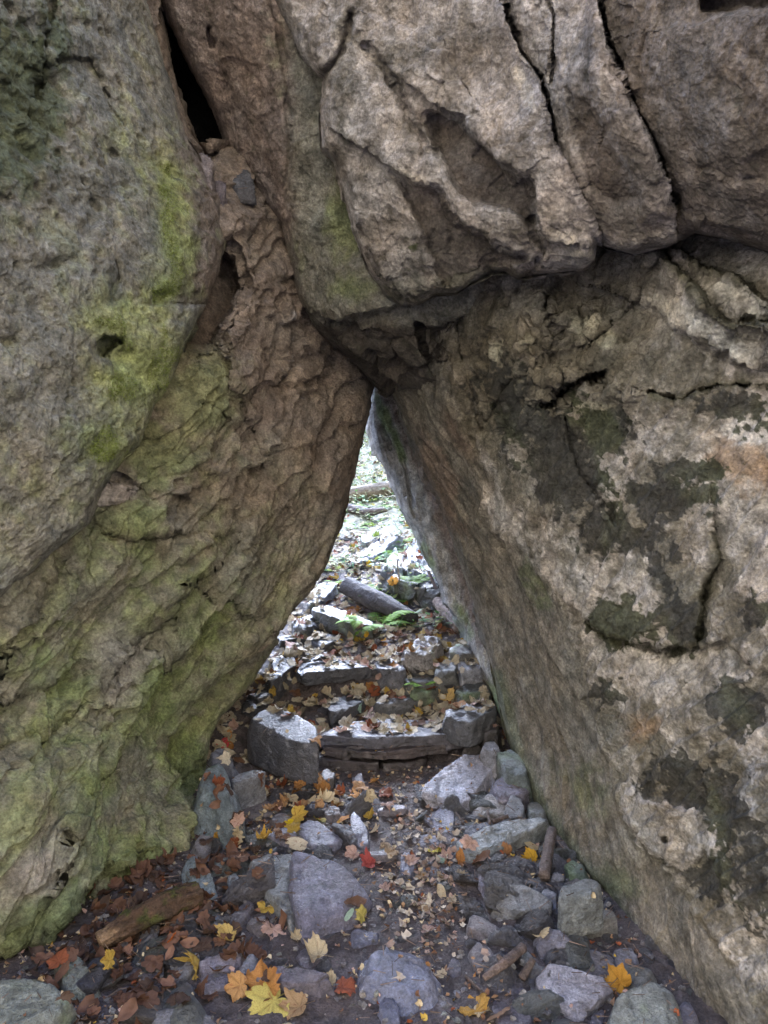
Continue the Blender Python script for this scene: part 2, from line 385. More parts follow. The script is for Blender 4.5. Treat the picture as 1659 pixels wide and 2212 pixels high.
# --- B : the thin-bedded leaning boulder, lower left
B_right = [(300, -520), (330, -100), (352, 0), (365, 100), (385, 200), (415, 290), (450, 340), (520, 300), (590, 400), (650, 500), (700, 620), (760, 720), (800, 790), (804, 830), (799, 870), (795, 905), (780, 960), (768, 1020), (750, 1080), (737, 1130), (722, 1180), (705, 1225), (680, 1262), (650, 1300), (627, 1325), (607, 1360), (603, 1385), (588, 1402), (560, 1440), (540, 1480), (505, 1520), (478, 1548), (458, 1590), (446, 1640), (441, 1700), (430, 1740), (418, 1790), (398, 1840), (360, 1890), (300, 1945), (210, 1990), (150, 2030), (110, 2080), (70, 2150)]
def B_coarse(px, py, P):
    wx = px + 10*qn(px, py, 45, 3, 13); wy = py + 10*qn(px, py, 45, 3, 14); o = np.zeros_like(px)
    conc = cv(c1, [(790, 1480), (850, 1300), (900, 1180), (970, 1090), (1005, 1110), (1030, 1230), (1000, 1330), (945, 1410), (930, 1490), (870, 1500)])
    o += .20*soft_in(wx, wy, conc, 7)
    o += step(wx, wy, cv(c1, [(970, 1000), (1050, 1080), (1090, 1250), (1040, 1380), (960, 1480), (1000, 1600)]), -0.080, 90, -1, 6)
    o += step(wx, wy, cv(c3, [(-20, 560), (100, 330), (190, 240), (330, 120), (400, 30), (560, 85), (780, 80)]), 0.080, 90, 1, 6)
    o += step(wx, wy, cv(c3, [(0, 830), (200, 740), (420, 640), (500, 540), (640, 440), (800, 300)]), 0.072, 80, 1, 8)
    o += step(wx, wy, cv(c3, [(0, 1000), (150, 940), (330, 870), (400, 740), (560, 600), (700, 560)]), 0.056, 60, 1, 8)
    o += step(wx, wy, cv(c3, [(0, 1870), (240, 1740), (330, 1600), (520, 1540), (700, 1480)]), 0.096, 90, 1, 8)
    o += step(wx, wy, cv(c3, [(700, 700), (680, 900), (560, 1020), (350, 1150), (250, 1400)]), 0.056, 70, -1, 10)
    o += step(wx, wy, cv(c3, [(1060, 420), (1180, 480), (1240, 470)]), 0.048, 60, 1, 6)
    o += step(wx, wy, cv(c1, [(1240, 1500), (1230, 1600), (1100, 1700), (900, 1950), (830, 2100)]), 0.056, 80, -1, 8)
    o += crack(wx, wy, cv(c1, [(850, 1750), (900, 1745), (980, 1810), (930, 1900)]), .03, 3.5)
    o += crack(wx, wy, cv(c1, [(500, 2060), (590, 2100), (650, 2160), (560, 2170), (400, 2200)]), .045, 4.5)
    o += step(wx, wy, cv(c1, [(590, 2110), (480, 2190), (380, 2240)]), 0.048, 40, -1, 4)
    o -= .035*blob(wx, wy, 640, 1050, 150, 200, 20)
    o += .05*blob(wx, wy, 430, 1720, 60, 160) - .05*blob(wx, wy, 560, 1330, 60, 90)
    return o + .075*fbm(P*2.4, 3, 27)
def B_fine(px, py, P):
    w = np.stack([fbm(P*3, 3, 81), fbm(P*3, 3, 82), fbm(P*3, 3, 83)], -1)*.14; Q = P + w
    steep = sstep(1300, 1700, py)
    n1 = np.array([-.42, -.50, .76]); n2 = np.array([-.56, -.68, .47])
    tt = np.array([.49, .585, .65]); Qs = Q - .72*(Q @ tt)[..., None]*tt; g1 = fbm(Qs*9, 5, 33, .6); g2 = fbm(Qs*15, 5, 38, .62)
    def ter(v): f = v - np.floor(v); return np.where(f < .86, f/.86, (1 - f)/.14)
    Wf = fbm(P*13, 4, 95, .6); s1 = .7*ter((Q @ n1)*12 + (fbm(P*2.1, 3, 33) + .45*fbm(P*6, 3, 34))*3.4 + Wf*.6) + .3*ter((Q @ n1)*9 + g1*3.2); s2 = .7*ter((Q @ n2)*19 + (fbm(P*2.4, 3, 38) + .5*fbm(P*7, 3, 39))*3.6 + Wf*.8) + .3*ter((Q @ n2)*11 + g2*3.4); s3 = ter((Q @ n1)*30 + g1*6 + 1.5*fbm(P*34, 3, 92))
    a = .4 + .6*sstep(-.3, .3, fbm(P*4, 2, 46)); b = sstep(-.2, .3, fbm(P*3.3, 2, 47)); low = sstep(1000, 1350, py)
    top = sstep(1250, 950, py)
    r = -(.034*s1*a*(.35+.65*low)*(1 - .3*steep) + .026*s2*b*(.4 + .6*low)*(.5 + steep*.6)) + .008*s3*sstep(-.2, .3, fbm(P*5, 2, 49))
    r += 0
    conc = cv(c1, [(790, 1480), (850, 1300), (900, 1180), (970, 1090), (1005, 1110), (1030, 1230), (1000, 1330), (945, 1410), (930, 1490), (870, 1500)])
    r *= 1 - .93*soft_in(px, py, conc, 14)
    r += .014*(g1 + .7*g2)
    tt2 = np.array([.49, .585, .65]); Pw = warp3(P, 4, .10, 501); Pa = Pw - .74*(Pw @ tt2)[..., None]*tt2
    k1 = flakes(Pa*8.5, 3, (-.42, -.5, .76), 1.1); k2 = flakes(Pa*19, 5, (-.42, -.5, .76), .9); noc = 1 - .93*soft_in(px, py, conc, 14)
    r = r*(.45 + 1.3*low) - noc*(.034*k1*(.6 + .4*a)*(1 - .7*low) + .010*k2*(.5 + .5*b)*(1 - .5*low))
    def sheets(X, n, sl, t, A1, A2, sd):
        Xs = X - .78*(X @ tt)[..., None]*tt; lin = (X @ n)*sl; H = lin + A1*fbm(Xs*3.2, 3, sd) + A2*fbm(Xs*9, 3, sd+5) + .0016*fbm(X*30, 3, sd+9); q_ = H/t; fl = np.floor(q_)
        return t*(fl + sstep(0, .16, q_ - fl)) - lin
    low = sstep(1020, 1240, py + 60*qn(px, py, 90, 3, 71))
    sh1 = sheets(P, n1, .24, .022, .085, .030, 611); sh2 = sheets(P, n2, .20, .010, .055, .022, 621)
    r = r*(1 - low) + low*(sh1*1.6 + sh2*1.5)
    return r + .014*fbm(P*7, 3, 29, .5)*(1 - .6*low) + .0022*fbm(P*40, 3, 35)*(1 - .5*low)
def B_tint(px, py, P, h):
    n = fbm(P*5, 4, 151); n2 = fbm(P*19, 4, 153); wx = px + 50*qn(px, py, 90, 4, 156); wy = py + 50*qn(px, py, 90, 4, 158)
    c = mixc(C(.195, .158, .130), C(.26, .215, .175), sstep(-.4, .4, n))
    c = mixc(c, C(.165, .150, .105), sstep(900, 1250, wy)*sstep(760, 480, wx)*.8)
    c = mixc(c, C(.29, .255, .22), sstep(.2, .5, n2)*.4)
    moss = np.maximum.reduce([blob(wx, wy, 430, 850, 90, 110)*1.1, blob(wx, wy, 330, 980, 90, 70), blob(wx, wy, 300, 1180, 70, 90)*.6, blob(wx, wy, 420, 1350, 130, 150)*.55,
        blob(wx, wy, 120, 1450, 110, 120)*.5, blob(wx, wy, 330, 1500, 120, 130)*.75, blob(wx, wy, 160, 1700, 120, 140)*.6, blob(wx, wy, 400, 1650, 60, 120)*.8, blob(wx, wy, 60, 1600, 80, 80)*.5, blob(wx, wy, 250, 1850, 160, 90)*.7])
    c = mixc(c, C(.21, .205, .17), sstep(1000, 1350, wy)*.6)
    c = mixc(c, C(.225, .245, .13), sstep(850, 1250, wy)*sstep(820, 420, wx)*(.10 + .75*sstep(-.2, .4, n + .7*n2)))
    mm = sstep(.08, .95, moss*1.15 + .38*n2 + .25*n); c = mixc(c, mixc(C(.165, .225, .08), C(.20, .225, .095), sstep(1100, 950, py)), mm*.72)
    dm = sstep(.3, .8, blob(wx, wy, 120, 1980, 200, 110) + .3*n2); c = mixc(c, C(.095, .14, .065), dm*.6)
    gr = np.maximum.reduce([blob(wx, wy, 240, 1440, 60, 110, 40), blob(wx, wy, 60, 1880, 110, 60, -30), blob(wx, wy, 350, 1890, 60, 40)]); c = mixc(c, C(.26, .24, .22), sstep(.3, .8, gr + .3*n2)*.7)
    conc = cv(c1, [(790, 1480), (850, 1300), (900, 1180), (970, 1090), (1005, 1110), (1030, 1230), (1000, 1330), (945, 1410), (930, 1490), (870, 1500)])
    c = mixc(c, C(.15, .115, .09), soft_in(px, py, conc, 9)*.9)
    calc = sstep(.42, .6, fbm(P*np.array([16, 16, 10.]), 4, 160) + .25*blob(px, py, 620, 760, 90, 170) - .12)
    c = mixc(c, C(.44, .42, .41), calc*sstep(540, 600, px)*sstep(1000, 850, py)*.8)
    chip = soft_in(px, py, cv(c1, [(410, 2150), (500, 2060), (590, 2090), (580, 2130), (500, 2180), (420, 2190)]), 5); c = mixc(c, C(.40, .36, .33), chip*.9)
    pk = sstep(.3, .8, blob(wx, wy, 575, 1375, 16, 40, 20)); c = mixc(c, C(.38, .33, .28), pk*.8)
    return c*mottle(P)[..., None]
boulder('boulder', [(-420, -520), (300, -520)], [(-420, 2330), (70, 2150)], [(-420, -520), (-420, 2330)], B_right,
    [(-400, 200, 2.2), (-400, 2300, 1.75), (0, 2090, 2.05), (150, 2000, 2.2), (395, 1835, 2.64), (443, 1640, 3.12), (600, 1380, 3.3), (735, 1130, 3.5), (800, 830, 3.68), (0, 1400, 2.16), (200, 1300, 2.42), (400, 1300, 2.74), (600, 1000, 3.15), (500, 800, 2.93), (550, 600, 3.1), (620, 500, 3.32), (0, 900, 2.25), (300, 700, 2.7), (440, 300, 3.12), (340, 0, 3.1), (300, -500, 3.1), (-400, -500, 2.3), (250, 1700, 2.42), (60, 1700, 2.12), (400, 1000, 2.72), (300, 1000, 2.55)],
    440, 980, B_coarse, B_fine, B_tint, .6, R=.14, rw=34, jag=10,
    label='big leaning boulder of wavy thin-bedded rock with green algae, left wall of the passage')

# --- D : the slab that leans down to the apex of the arch
D_left = [(200, -540), (330, -80), (345, 0), (400, 130), (450, 220), (490, 320), (560, 420), (607, 482), (622, 560), (640, 640), (680, 712), (722, 748), (780, 800), (802, 826), (828, 850)]
def D_coarse(px, py, P):
    wx = px + 8*qn(px, py, 40, 3, 23); wy = py + 8*qn(px, py, 40, 3, 24); o = np.zeros_like(px)
    rid = cv(c1, [(1150, -50), (1210, 150), (1245, 400), (1250, 700), (1225, 900), (1230, 1100), (1300, 1330), (1380, 1400)])
    d, s = pdist(wx, wy, rid); o += .0011*np.clip(d*s, 0, 140)
    o += crack(wx, wy, rid[:5], .03, 7)
    o += step(wx, wy, cv(c1, [(1330, 1340), (1400, 1400), (1560, 1370), (1700, 1330), (1760, 1300)]), .10, 140, 1, 5)
    o += crack(wx, wy, [(905, 700), (915, 760), (935, 800)], .10, 5) + crack(wx, wy, [(1000, 690), (990, 760), (985, 830)], .1, 6)
    o += .07*blob(wx, wy, 960, 740, 30, 30) - .04*blob(wx, wy, 840, 760, 40, 40)
    o += step(wx, wy, [(700, 760), (830, 800), (990, 790)], .06, 40, 1, 5)
    o += crack(wx, wy, cv(c1, [(900, 130), (920, 200)]), .05, 5)
    return o + .05*fbm(P*3., 3, 121)
def D_fine(px, py, P):
    s, _ = shingles(P, (.3, .2, .9), 14, .1, 133); under = sstep(660, 720, py)
    k = flakes(warp3(P, 4, .06, 521)*np.array([7, 7, 10]), 41); f1 = f2 = np.zeros_like(s)
    return -k*(.006 + .06*under) + .018*fbm(P*8, 5, 125, .6) + .008*s*(.4 + under) - under*.03*sstep(.12, .0, f2 - f1) - .012*np.clip(ridged(P*9, 3, 18) - .6, 0, 1) + .003*fbm(P*50, 3, 129)
def D_tint(px, py, P, h):
    n = fbm(P*6, 4, 251); n2 = fbm(P*20, 4, 253); wx = px + 30*qn(px, py, 60, 4, 256); wy = py
    c = mixc(C(.155, .125, .108), C(.225, .185, .162), sstep(-.4, .4, n + .4*n2))
    right = sstep(600, 660, wx); c = mixc(c, mixc(C(.15, .145, .118), C(.21, .205, .17), sstep(-.3, .4, n)), right)
    c = mixc(c, C(.30, .28, .25), sstep(.2, .5, n2)*.35)
    g = np.maximum.reduce([blob(wx, wy, 740, 480, 50, 110), blob(wx, wy, 760, 620, 80, 50)*.8, blob(wx, wy, 600, 120, 40, 150)*.5, blob(wx, wy, 650, 560, 40, 100)*.5])
    c = mixc(c, C(.13, .15, .065), sstep(.3, .9, g + .4*n2)*.8)
    c = mixc(c, C(.05, .042, .036), sstep(680, 720, py)*.85)  # shade on the slab's underside, painted into the colour
    c = mixc(c, C(.05, .055, .035), sstep(.2, .5, -n2)*.4)
    return c*1.25*mottle(P)[..., None]
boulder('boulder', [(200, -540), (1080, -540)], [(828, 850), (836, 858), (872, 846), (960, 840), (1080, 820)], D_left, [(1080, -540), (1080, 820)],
    [(200, -540, 2.95), (340, 0, 2.95), (450, 220, 3.08), (560, 420, 3.15), (622, 560, 3.2), (680, 700, 3.16), (830, 850, 3.34), (650, 100, 2.86), (700, 400, 2.95), (760, 600, 2.95), (800, 690, 2.92), (960, 690, 2.9), (950, 835, 3.12), (1080, 800, 3.0), (1080, 0, 2.9), (1080, 400, 2.9)],
    330, 520, D_coarse, D_fine, D_tint, .9, R=.12, rw=30, jag=10,
    label='long brown-grey slab slanting down from upper left to the dark peak of the passage')

# --- E : the overhanging boulder, upper right
E_left = [(545, -260), (570, -100), (590, 0), (622, 60), (650, 125), (697, 172), (690, 250), (694, 320), (722, 352), (741, 420), (762, 500), (786, 560), (803, 600), (832, 640), (868, 664)]
E_bot = [(868, 664), (905, 662), (940, 640), (985, 636), (1020, 612), (1062, 590), (1090, 588), (1115, 602), (1180, 592), (1262, 584), (1286, 562), (1292, 528), (1312, 536), (1372, 552), (1440, 535), (1500, 505), (1560, 515), (1660, 545), (2050, 600)]
K1 = cv(c2, [(520, 20), (540, 90), (590, 220), (680, 340), (710, 460), (740, 600), (800, 720), (840, 850), (900, 930), (930, 1010), (960, 1090)])
K2 = cv(c2, [(920, -100), (930, 0), (970, 180), (1040, 330), (1100, 480), (1160, 590), (1210, 720), (1255, 870), (1265, 1010)])
K3 = cv(c2, [(680, -60), (735, 60), (730, 200), (715, 350)])
SC1 = cv(c2, [(190, 500), (330, 520), (480, 680), (640, 810), (640, 960), (500, 900), (330, 850), (220, 640)])
SC2 = cv(c2, [(30, 750), (250, 830), (300, 960), (370, 980), (610, 1120), (520, 1140), (270, 1230), (190, 1080), (130, 900)])
SC3 = cv(c2, [(790, 380), (880, 420), (960, 600), (1060, 760), (1080, 860), (990, 880), (880, 800), (830, 620)])
def E_coarse(px, py, P):
    wx = px + 9*qn(px, py, 40, 3, 43); wy = py + 9*qn(px, py, 40, 3, 44); o = np.zeros_like(px)
    j = 7*qn(px, py, 26, 4, 47)
    for K, h, w in ((K1, .09, 1.5), (K2, .10, 1.7), (K3, .03, 2)): o += crack(px + j, py + j*.6, K, h, w)
    o += .08*np.exp(-((px-1462)**2/60. + (py-438)**2/260.)) + .04*np.exp(-((px-1345)**2/60. + (py-158)**2/160.))
    o += step(px + j, py, K1, .055, 60, -1, 4) + step(px + j, py, K2, .055, 90, -1, 4) - .05*soft_in(wx, wy, cv(c2, [(900, 60), (1000, 330), (1100, 560), (1200, 760), (1230, 930), (1120, 960), (1080, 800), (960, 560), (860, 300)]), 22)
    o += .06*soft_in(wx, wy, SC1, 14) + .06*soft_in(wx, wy, SC2, 12) + .025*soft_in(wx, wy, SC3, 14)
    o += .03*blob(wx, wy, 945, 290, 34, 30)
    o += step(wx, wy, cv(c2, [(240, 470), (450, 640), (640, 780), (655, 960), (700, 1060), (770, 1060)]), .055, 110, 1, 5)
    o += step(wx, wy, cv(c2, [(-40, 680), (130, 790), (240, 830), (300, 950), (380, 975), (470, 1060), (610, 1120)]), .055, 110, 1, 5)
    o += crack(wx, wy, cv(c1, [(1520, 60), (1480, 220), (1400, 330), (1390, 420)]), .05, 8)
    o += crack(wx, wy, cv(c2, [(-80, 200), (0, 290), (120, 520), (170, 660)]), .045, 9)
    o += step(wx, wy, cv(c2, [(-60, 60), (60, 120), (200, 130), (330, 330)]), .03, 90, -1, 8)
    o += step(wx, wy, cv(c2, [(1240, 110), (1350, 90), (1480, 50), (1700, 60)]), .03, 80, -1, 6) + crack(wx, wy, cv(c2, [(1400, 20), (1660, 5)]), .06, 12)
    o += crack(wx, wy, cv(c2, [(640, 950), (660, 1050), (690, 1100), (620, 1180)]), .05, 6)
    o -= .05*blob(wx, wy, 1262, 548, 34, 32)
    o -= .04*blob(wx, wy, 1130, 500, 70, 60)
    return o + .05*fbm(P*2.6, 3, 61)
def E_fine(px, py, P):
    Q = P*np.array([1, 1, .5]) ; rgh = .5 + .5*sstep(-.2, .3, fbm(P*3, 2, 63))
    lowr = np.clip(sstep(430, 600, py)*sstep(1350, 1150, px), 0, 1)
    f1, f2, i = worley(P*7 + 1.1*fbm(P*5, 3, 42)[..., None], 71)
    s, _ = shingles(P, (.55, .1, .8), 17, .1, 73)
    W4 = .25*np.stack([fbm(P*4, 3, 311), fbm(P*4, 3, 312), fbm(P*4, 3, 313)], -1)
    return .014*fbm(P*8, 6, 64, .6)*(.4 + .6*rgh) + .0035*fbm(P*36, 4, 69, .62) - .015*flakes(P*0 + (P + W4*.6)*np.array([5, 5, 3.6]), 91)*(.3 + .7*rgh) - .012*lowr*flakes(warp3(P, 5, .08, 531)*14, 9) - .007*np.abs(fbm(P*13, 4, 67, .6))*2 - .014*np.clip(ridged(P*6, 3, 68) - .6, 0, 1) - .012*lowr*sstep(.07, 0, f2-f1)*sstep(-.1, .3, fbm(P*5, 2, 72)) + .006*s*rgh*sstep(1500, 1100, px)
def E_tint(px, py, P, h):
    n = fbm(P*5, 4, 351); n2 = fbm(P*18, 5, 353); n3 = fbm(P*2, 3, 354); wx = px + 40*qn(px, py, 60, 4, 356); wy = py + 40*qn(px, py, 60, 4, 358)
    c = mixc(C(.195, .175, .15), C(.40, .37, .34), sstep(-.35, .35, n + .5*n3 + .5*n2))
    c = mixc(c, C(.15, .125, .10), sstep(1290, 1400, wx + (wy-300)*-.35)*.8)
    c = mixc(c, C(.50, .46, .43), sstep(.12, .45, n2)*.35)
    for sc, a in ((SC1, .85), (SC2, .7), (SC3, .75)): c = mixc(c, C(.085, .068, .055), soft_in(wx*.4 + px*.6, wy*.4 + py*.6, sc, 12)*a*(.9 + .5*n2))
    for K in (K1, K2):
        d, s = pdist(px, py, K); c = mixc(c, C(.42, .39, .385), np.exp(-d/22)*(s > 0)*.6)
    c = mixc(c, C(.56, .51, .43), sstep(.3, .7, np.maximum.reduce([blob(px, py, 1262, 558, 34, 26), blob(px, py, 1215, 520, 34, 24), blob(px, py, 1340, 528, 46, 16), blob(px, py, 1440, 510, 40, 18), blob(px, py, 880, 385, 50, 22, 20), blob(px, py, 1130, 190, 16, 60, -25)]) + .25*n2)*.75)
    c = mixc(c, C(.12, .11, .085), sstep(.25, .8, np.maximum(blob(wx, wy, 740, 120, 30, 110), blob(wx, wy, 860, 130, 50, 80)) + .3*n2)*.6)
    dk = sstep(.12, .35, -n2 - .1)*.6; c = mixc(c, C(.085, .08, .06), dk)
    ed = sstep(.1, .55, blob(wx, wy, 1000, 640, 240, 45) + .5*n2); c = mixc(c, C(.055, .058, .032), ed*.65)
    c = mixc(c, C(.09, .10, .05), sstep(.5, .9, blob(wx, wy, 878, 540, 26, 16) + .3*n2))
    return c*np.array([.98, .99, 1.01])*mottle(P)[..., None]
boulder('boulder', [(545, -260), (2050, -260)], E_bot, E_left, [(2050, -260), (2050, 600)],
    [(560, -400, 2.75), (600, 0, 2.72), (697, 180, 2.6), (741, 400, 2.66), (868, 660, 2.72), (1000, 100, 2.28), (900, 350, 2.42), (1000, 500, 2.42), (1250, 570, 2.24), (1300, 0, 1.96), (1300, 300, 2.0), (1300, 500, 2.14), (1659, 0, 1.58), (1659, 300, 1.66), (1659, 530, 1.9), (2040, 0, 1.3), (2040, 580, 1.6), (1200, -480, 1.95), (2000, -480, 1.4)],
    640, 500, E_coarse, E_fine, E_tint, .75, R=.16, rw=38, jag=10,
    label='huge pale brown overhanging boulder with two long slanting cracks, upper right')

# --- F : the leaning boulder, lower right
F_left = [(820, 640), (838, 800), (848, 853), (879, 918), (910, 999), (948, 1090), (982, 1184), (1016, 1285), (1046, 1380), (1068, 1470), (1085, 1550), (1104, 1622), (1150, 1730), (1190, 1792), (1240, 1862), (1300, 1925), (1350, 2012), (1400, 2082), (1450, 2150), (1492, 2215), (1570, 2330), (1640, 2420)]
RIDGE = cv(c2, [(240, 1640), (330, 1860), (470, 2060)]) + cv(c4, [(400, 40), (560, 150), (640, 200), (700, 290), (770, 440), (830, 620), (880, 760), (930, 900), (970, 1100), (1010, 1270), (1080, 1420), (1240, 1570), (1400, 1800), (1560, 2050), (1640, 2212)])
BIB = cv(c4, [(1060, 1180), (1100, 1245), (1230, 1250), (1350, 1290), (1390, 1400), (1375, 1490), (1270, 1545), (1180, 1490), (1090, 1400), (1020, 1290)])
LEDGE = cv(c4, [(880, 470), (930, 520), (1060, 570), (1190, 605), (1330, 585), (1370, 500), (1380, 330), (1440, 200), (1430, 100)])
HOLE = cv(c2, [(680, 1745), (740, 1680), (830, 1640), (960, 1605), (950, 1625), (870, 1660), (800, 1710), (770, 1745)])
R1 = cv(c2, [(1180, 1080), (1240, 1130), (1340, 1230), (1400, 1330), (1490, 1392), (1560, 1385), (1720, 1400), (2000, 1440)])
R2 = cv(c2, [(1290, 1090), (1380, 1150), (1500, 1190), (1590, 1240), (1659, 1310), (1760, 1350)])
R3 = cv(c2, [(1150, 1700), (1280, 1725), (1350, 1690), (1450, 1665), (1659, 1665), (1900, 1680)])
R4 = cv(c2, [(1090, 1300), (1180, 1330), (1290, 1420), (1400, 1500), (1540, 1570), (1700, 1600)])
def F_coarse(px, py, P):
    wx = px + 9*qn(px, py, 40, 4, 43); wy = py + 9*qn(px, py, 40, 4, 44); o = np.zeros_like(px); j = 6*qn(px, py, 24, 3, 48)
    for K, h, w in ((R1, .10, 5), (R2, .08, 4), (R3, .07, 3)): o += crack(px + j, py + j, K, h, w)
    o += step(wx, wy, R1, -.15, 60, 1, 7) + step(wx, wy, R2, -.10, 36, 1, 6) + step(wx, wy, R4, .07, 110, 1, 8) + step(wx, wy, R3, -.03, 80, 1, 6)
    o += .22*soft_in(wx, wy, HOLE, 4)
    d, s = pdist(wx, wy, RIDGE); o += .00055*np.clip(d*s, 0, 130)*sstep(1000, 1200, py) + step(wx, wy, RIDGE[4:], .02, 40, 1, 7)
    o += step(wx, wy, LEDGE, .06, 70, 1, 5) + crack(px + j, py + j, LEDGE, .04, 5)
    o -= .035*soft_in(wx, wy, BIB, 10); o += .05*sstep(.3, .8, blob(px, py, 1437, 1813, 9, 10)) + .02*crack(px, py, cv(c4, [(1150, 1480), (1215, 1520)]), 1, 4)
    o += crack(px + j, py + j, cv(c2, [(760, 1700), (780, 1760), (800, 1880), (850, 2050), (930, 2150), (1000, 2260)]), .045, 5)
    o += crack(px + j, py + j, cv(c2, [(1250, 1040), (1130, 1200), (1110, 1290), (900, 1500), (700, 1560), (520, 1680), (430, 1860)]), .04, 8)
    o += crack(px + j, py + j, cv(c2, [(760, 1210), (700, 1330), (750, 1450), (730, 1560)]), .05, 6) + crack(px+j, py+j, cv(c2, [(310, 1300), (330, 1500), (380, 1700), (420, 1860)]), .06, 8)
    o += .05*blob(wx, wy, 1240, 620, 160, 50) + .04*blob(wx, wy, 1340, 720, 60, 40)
    o -= .05*blob(wx, wy, 1262, 690, 38, 30) + .04*blob(wx, wy, 1310, 740, 26, 26) + .05*blob(wx, wy, 1080, 730, 24, 40) + .05*blob(wx, wy, 1130, 745, 26, 30)
    o -= .05*blob(wx, wy, 1180, 820, 60, 20, -25) + .04*blob(wx, wy, 1350, 845, 60, 18, -5)
    o -= .05*blob(wx, wy, 1540, 640, 100, 34, 25); o += .05*blob(wx, wy, 1580, 1700, 50, 110) + .035*blob(wx, wy, 1250, 1010, 80, 90)
    o += step(wx, wy, cv(c4, [(1380, 580), (1480, 560), (1560, 640), (1659, 700), (1760, 760)]), .05, 70, 1, 6)
    o += step(wx, wy, cv(c4, [(1540, 1240), (1580, 1100), (1659, 1080), (1750, 1060)]), -.03, 70, 1, 6)
    o += step(wx, wy, cv(c4, [(1380, 1250), (1400, 1500), (1440, 1560), (1530, 1700), (1659, 1900)]), .04, 60, 1, 8)
    return o + .055*fbm(P*2.6, 3, 161)
def wallside(px, py):
    d, s = pdist(px + 12*qn(px, py, 50, 3, 401), py, RIDGE); return sstep(-8, 14, d*s)*sstep(830, 930, py)
def F_fine(px, py, P):
    ws = wallside(px, py)
    A = np.array([.29, -.62, -.73]); A /= np.linalg.norm(A)            # grain of the passage side runs down the dip
    al = P @ A; Q = P - .82*al[..., None]*A
    g = fbm(Q*24, 4, 165, .6); s, _ = shingles(Q, (-.25, .75, .60), 16, .1, 167, .75)
    f1, f2, i = worley(Q*15, 175)
    side = .007*g + .007*s - .034*sstep(.38, .1, f1)*(i > .62) - .012*flakes(Q*np.array([9, 9, 9.]), 44) + .015*fbm(P*6, 3, 172)
    B_ = np.array([.22, -.56, .80]); bl = P @ B_; Q2 = P - .6*bl[..., None]*B_
    s2, _ = shingles(Q2, (-.35, .70, .62), 16, .12, 181)
    face = .017*fbm(Q2*9, 5, 171, .6) + .012*s2 - .018*np.clip(ridged(P*6, 4, 178) - .55, 0, 1) + .007*fbm(Q2*34, 4, 179, .68) - .010*np.abs(fbm(Q2*12, 4, 177, .62))*2
    blk = sstep(980, 850, py)*sstep(930, 1010, px)*sstep(1420, 1330, px); W3 = np.stack([fbm(P*5, 3, 301), fbm(P*5, 3, 302), fbm(P*5, 3, 303)], -1); w1, w2, wi = worley((P + .16*W3)*np.array([4.6, 4.6, 6.5]), 77)
    face = face - blk*(.030*sstep(.10, 0, w2 - w1)*sstep(-.2, .3, fbm(P*4, 2, 305)) + .030*flakes((P + .07*W3)*7, 15)) - .011*(1 - blk)*flakes(warp3(Q2, 4, .1, 541)*8, 16)
    return ws*side + (1 - ws)*face
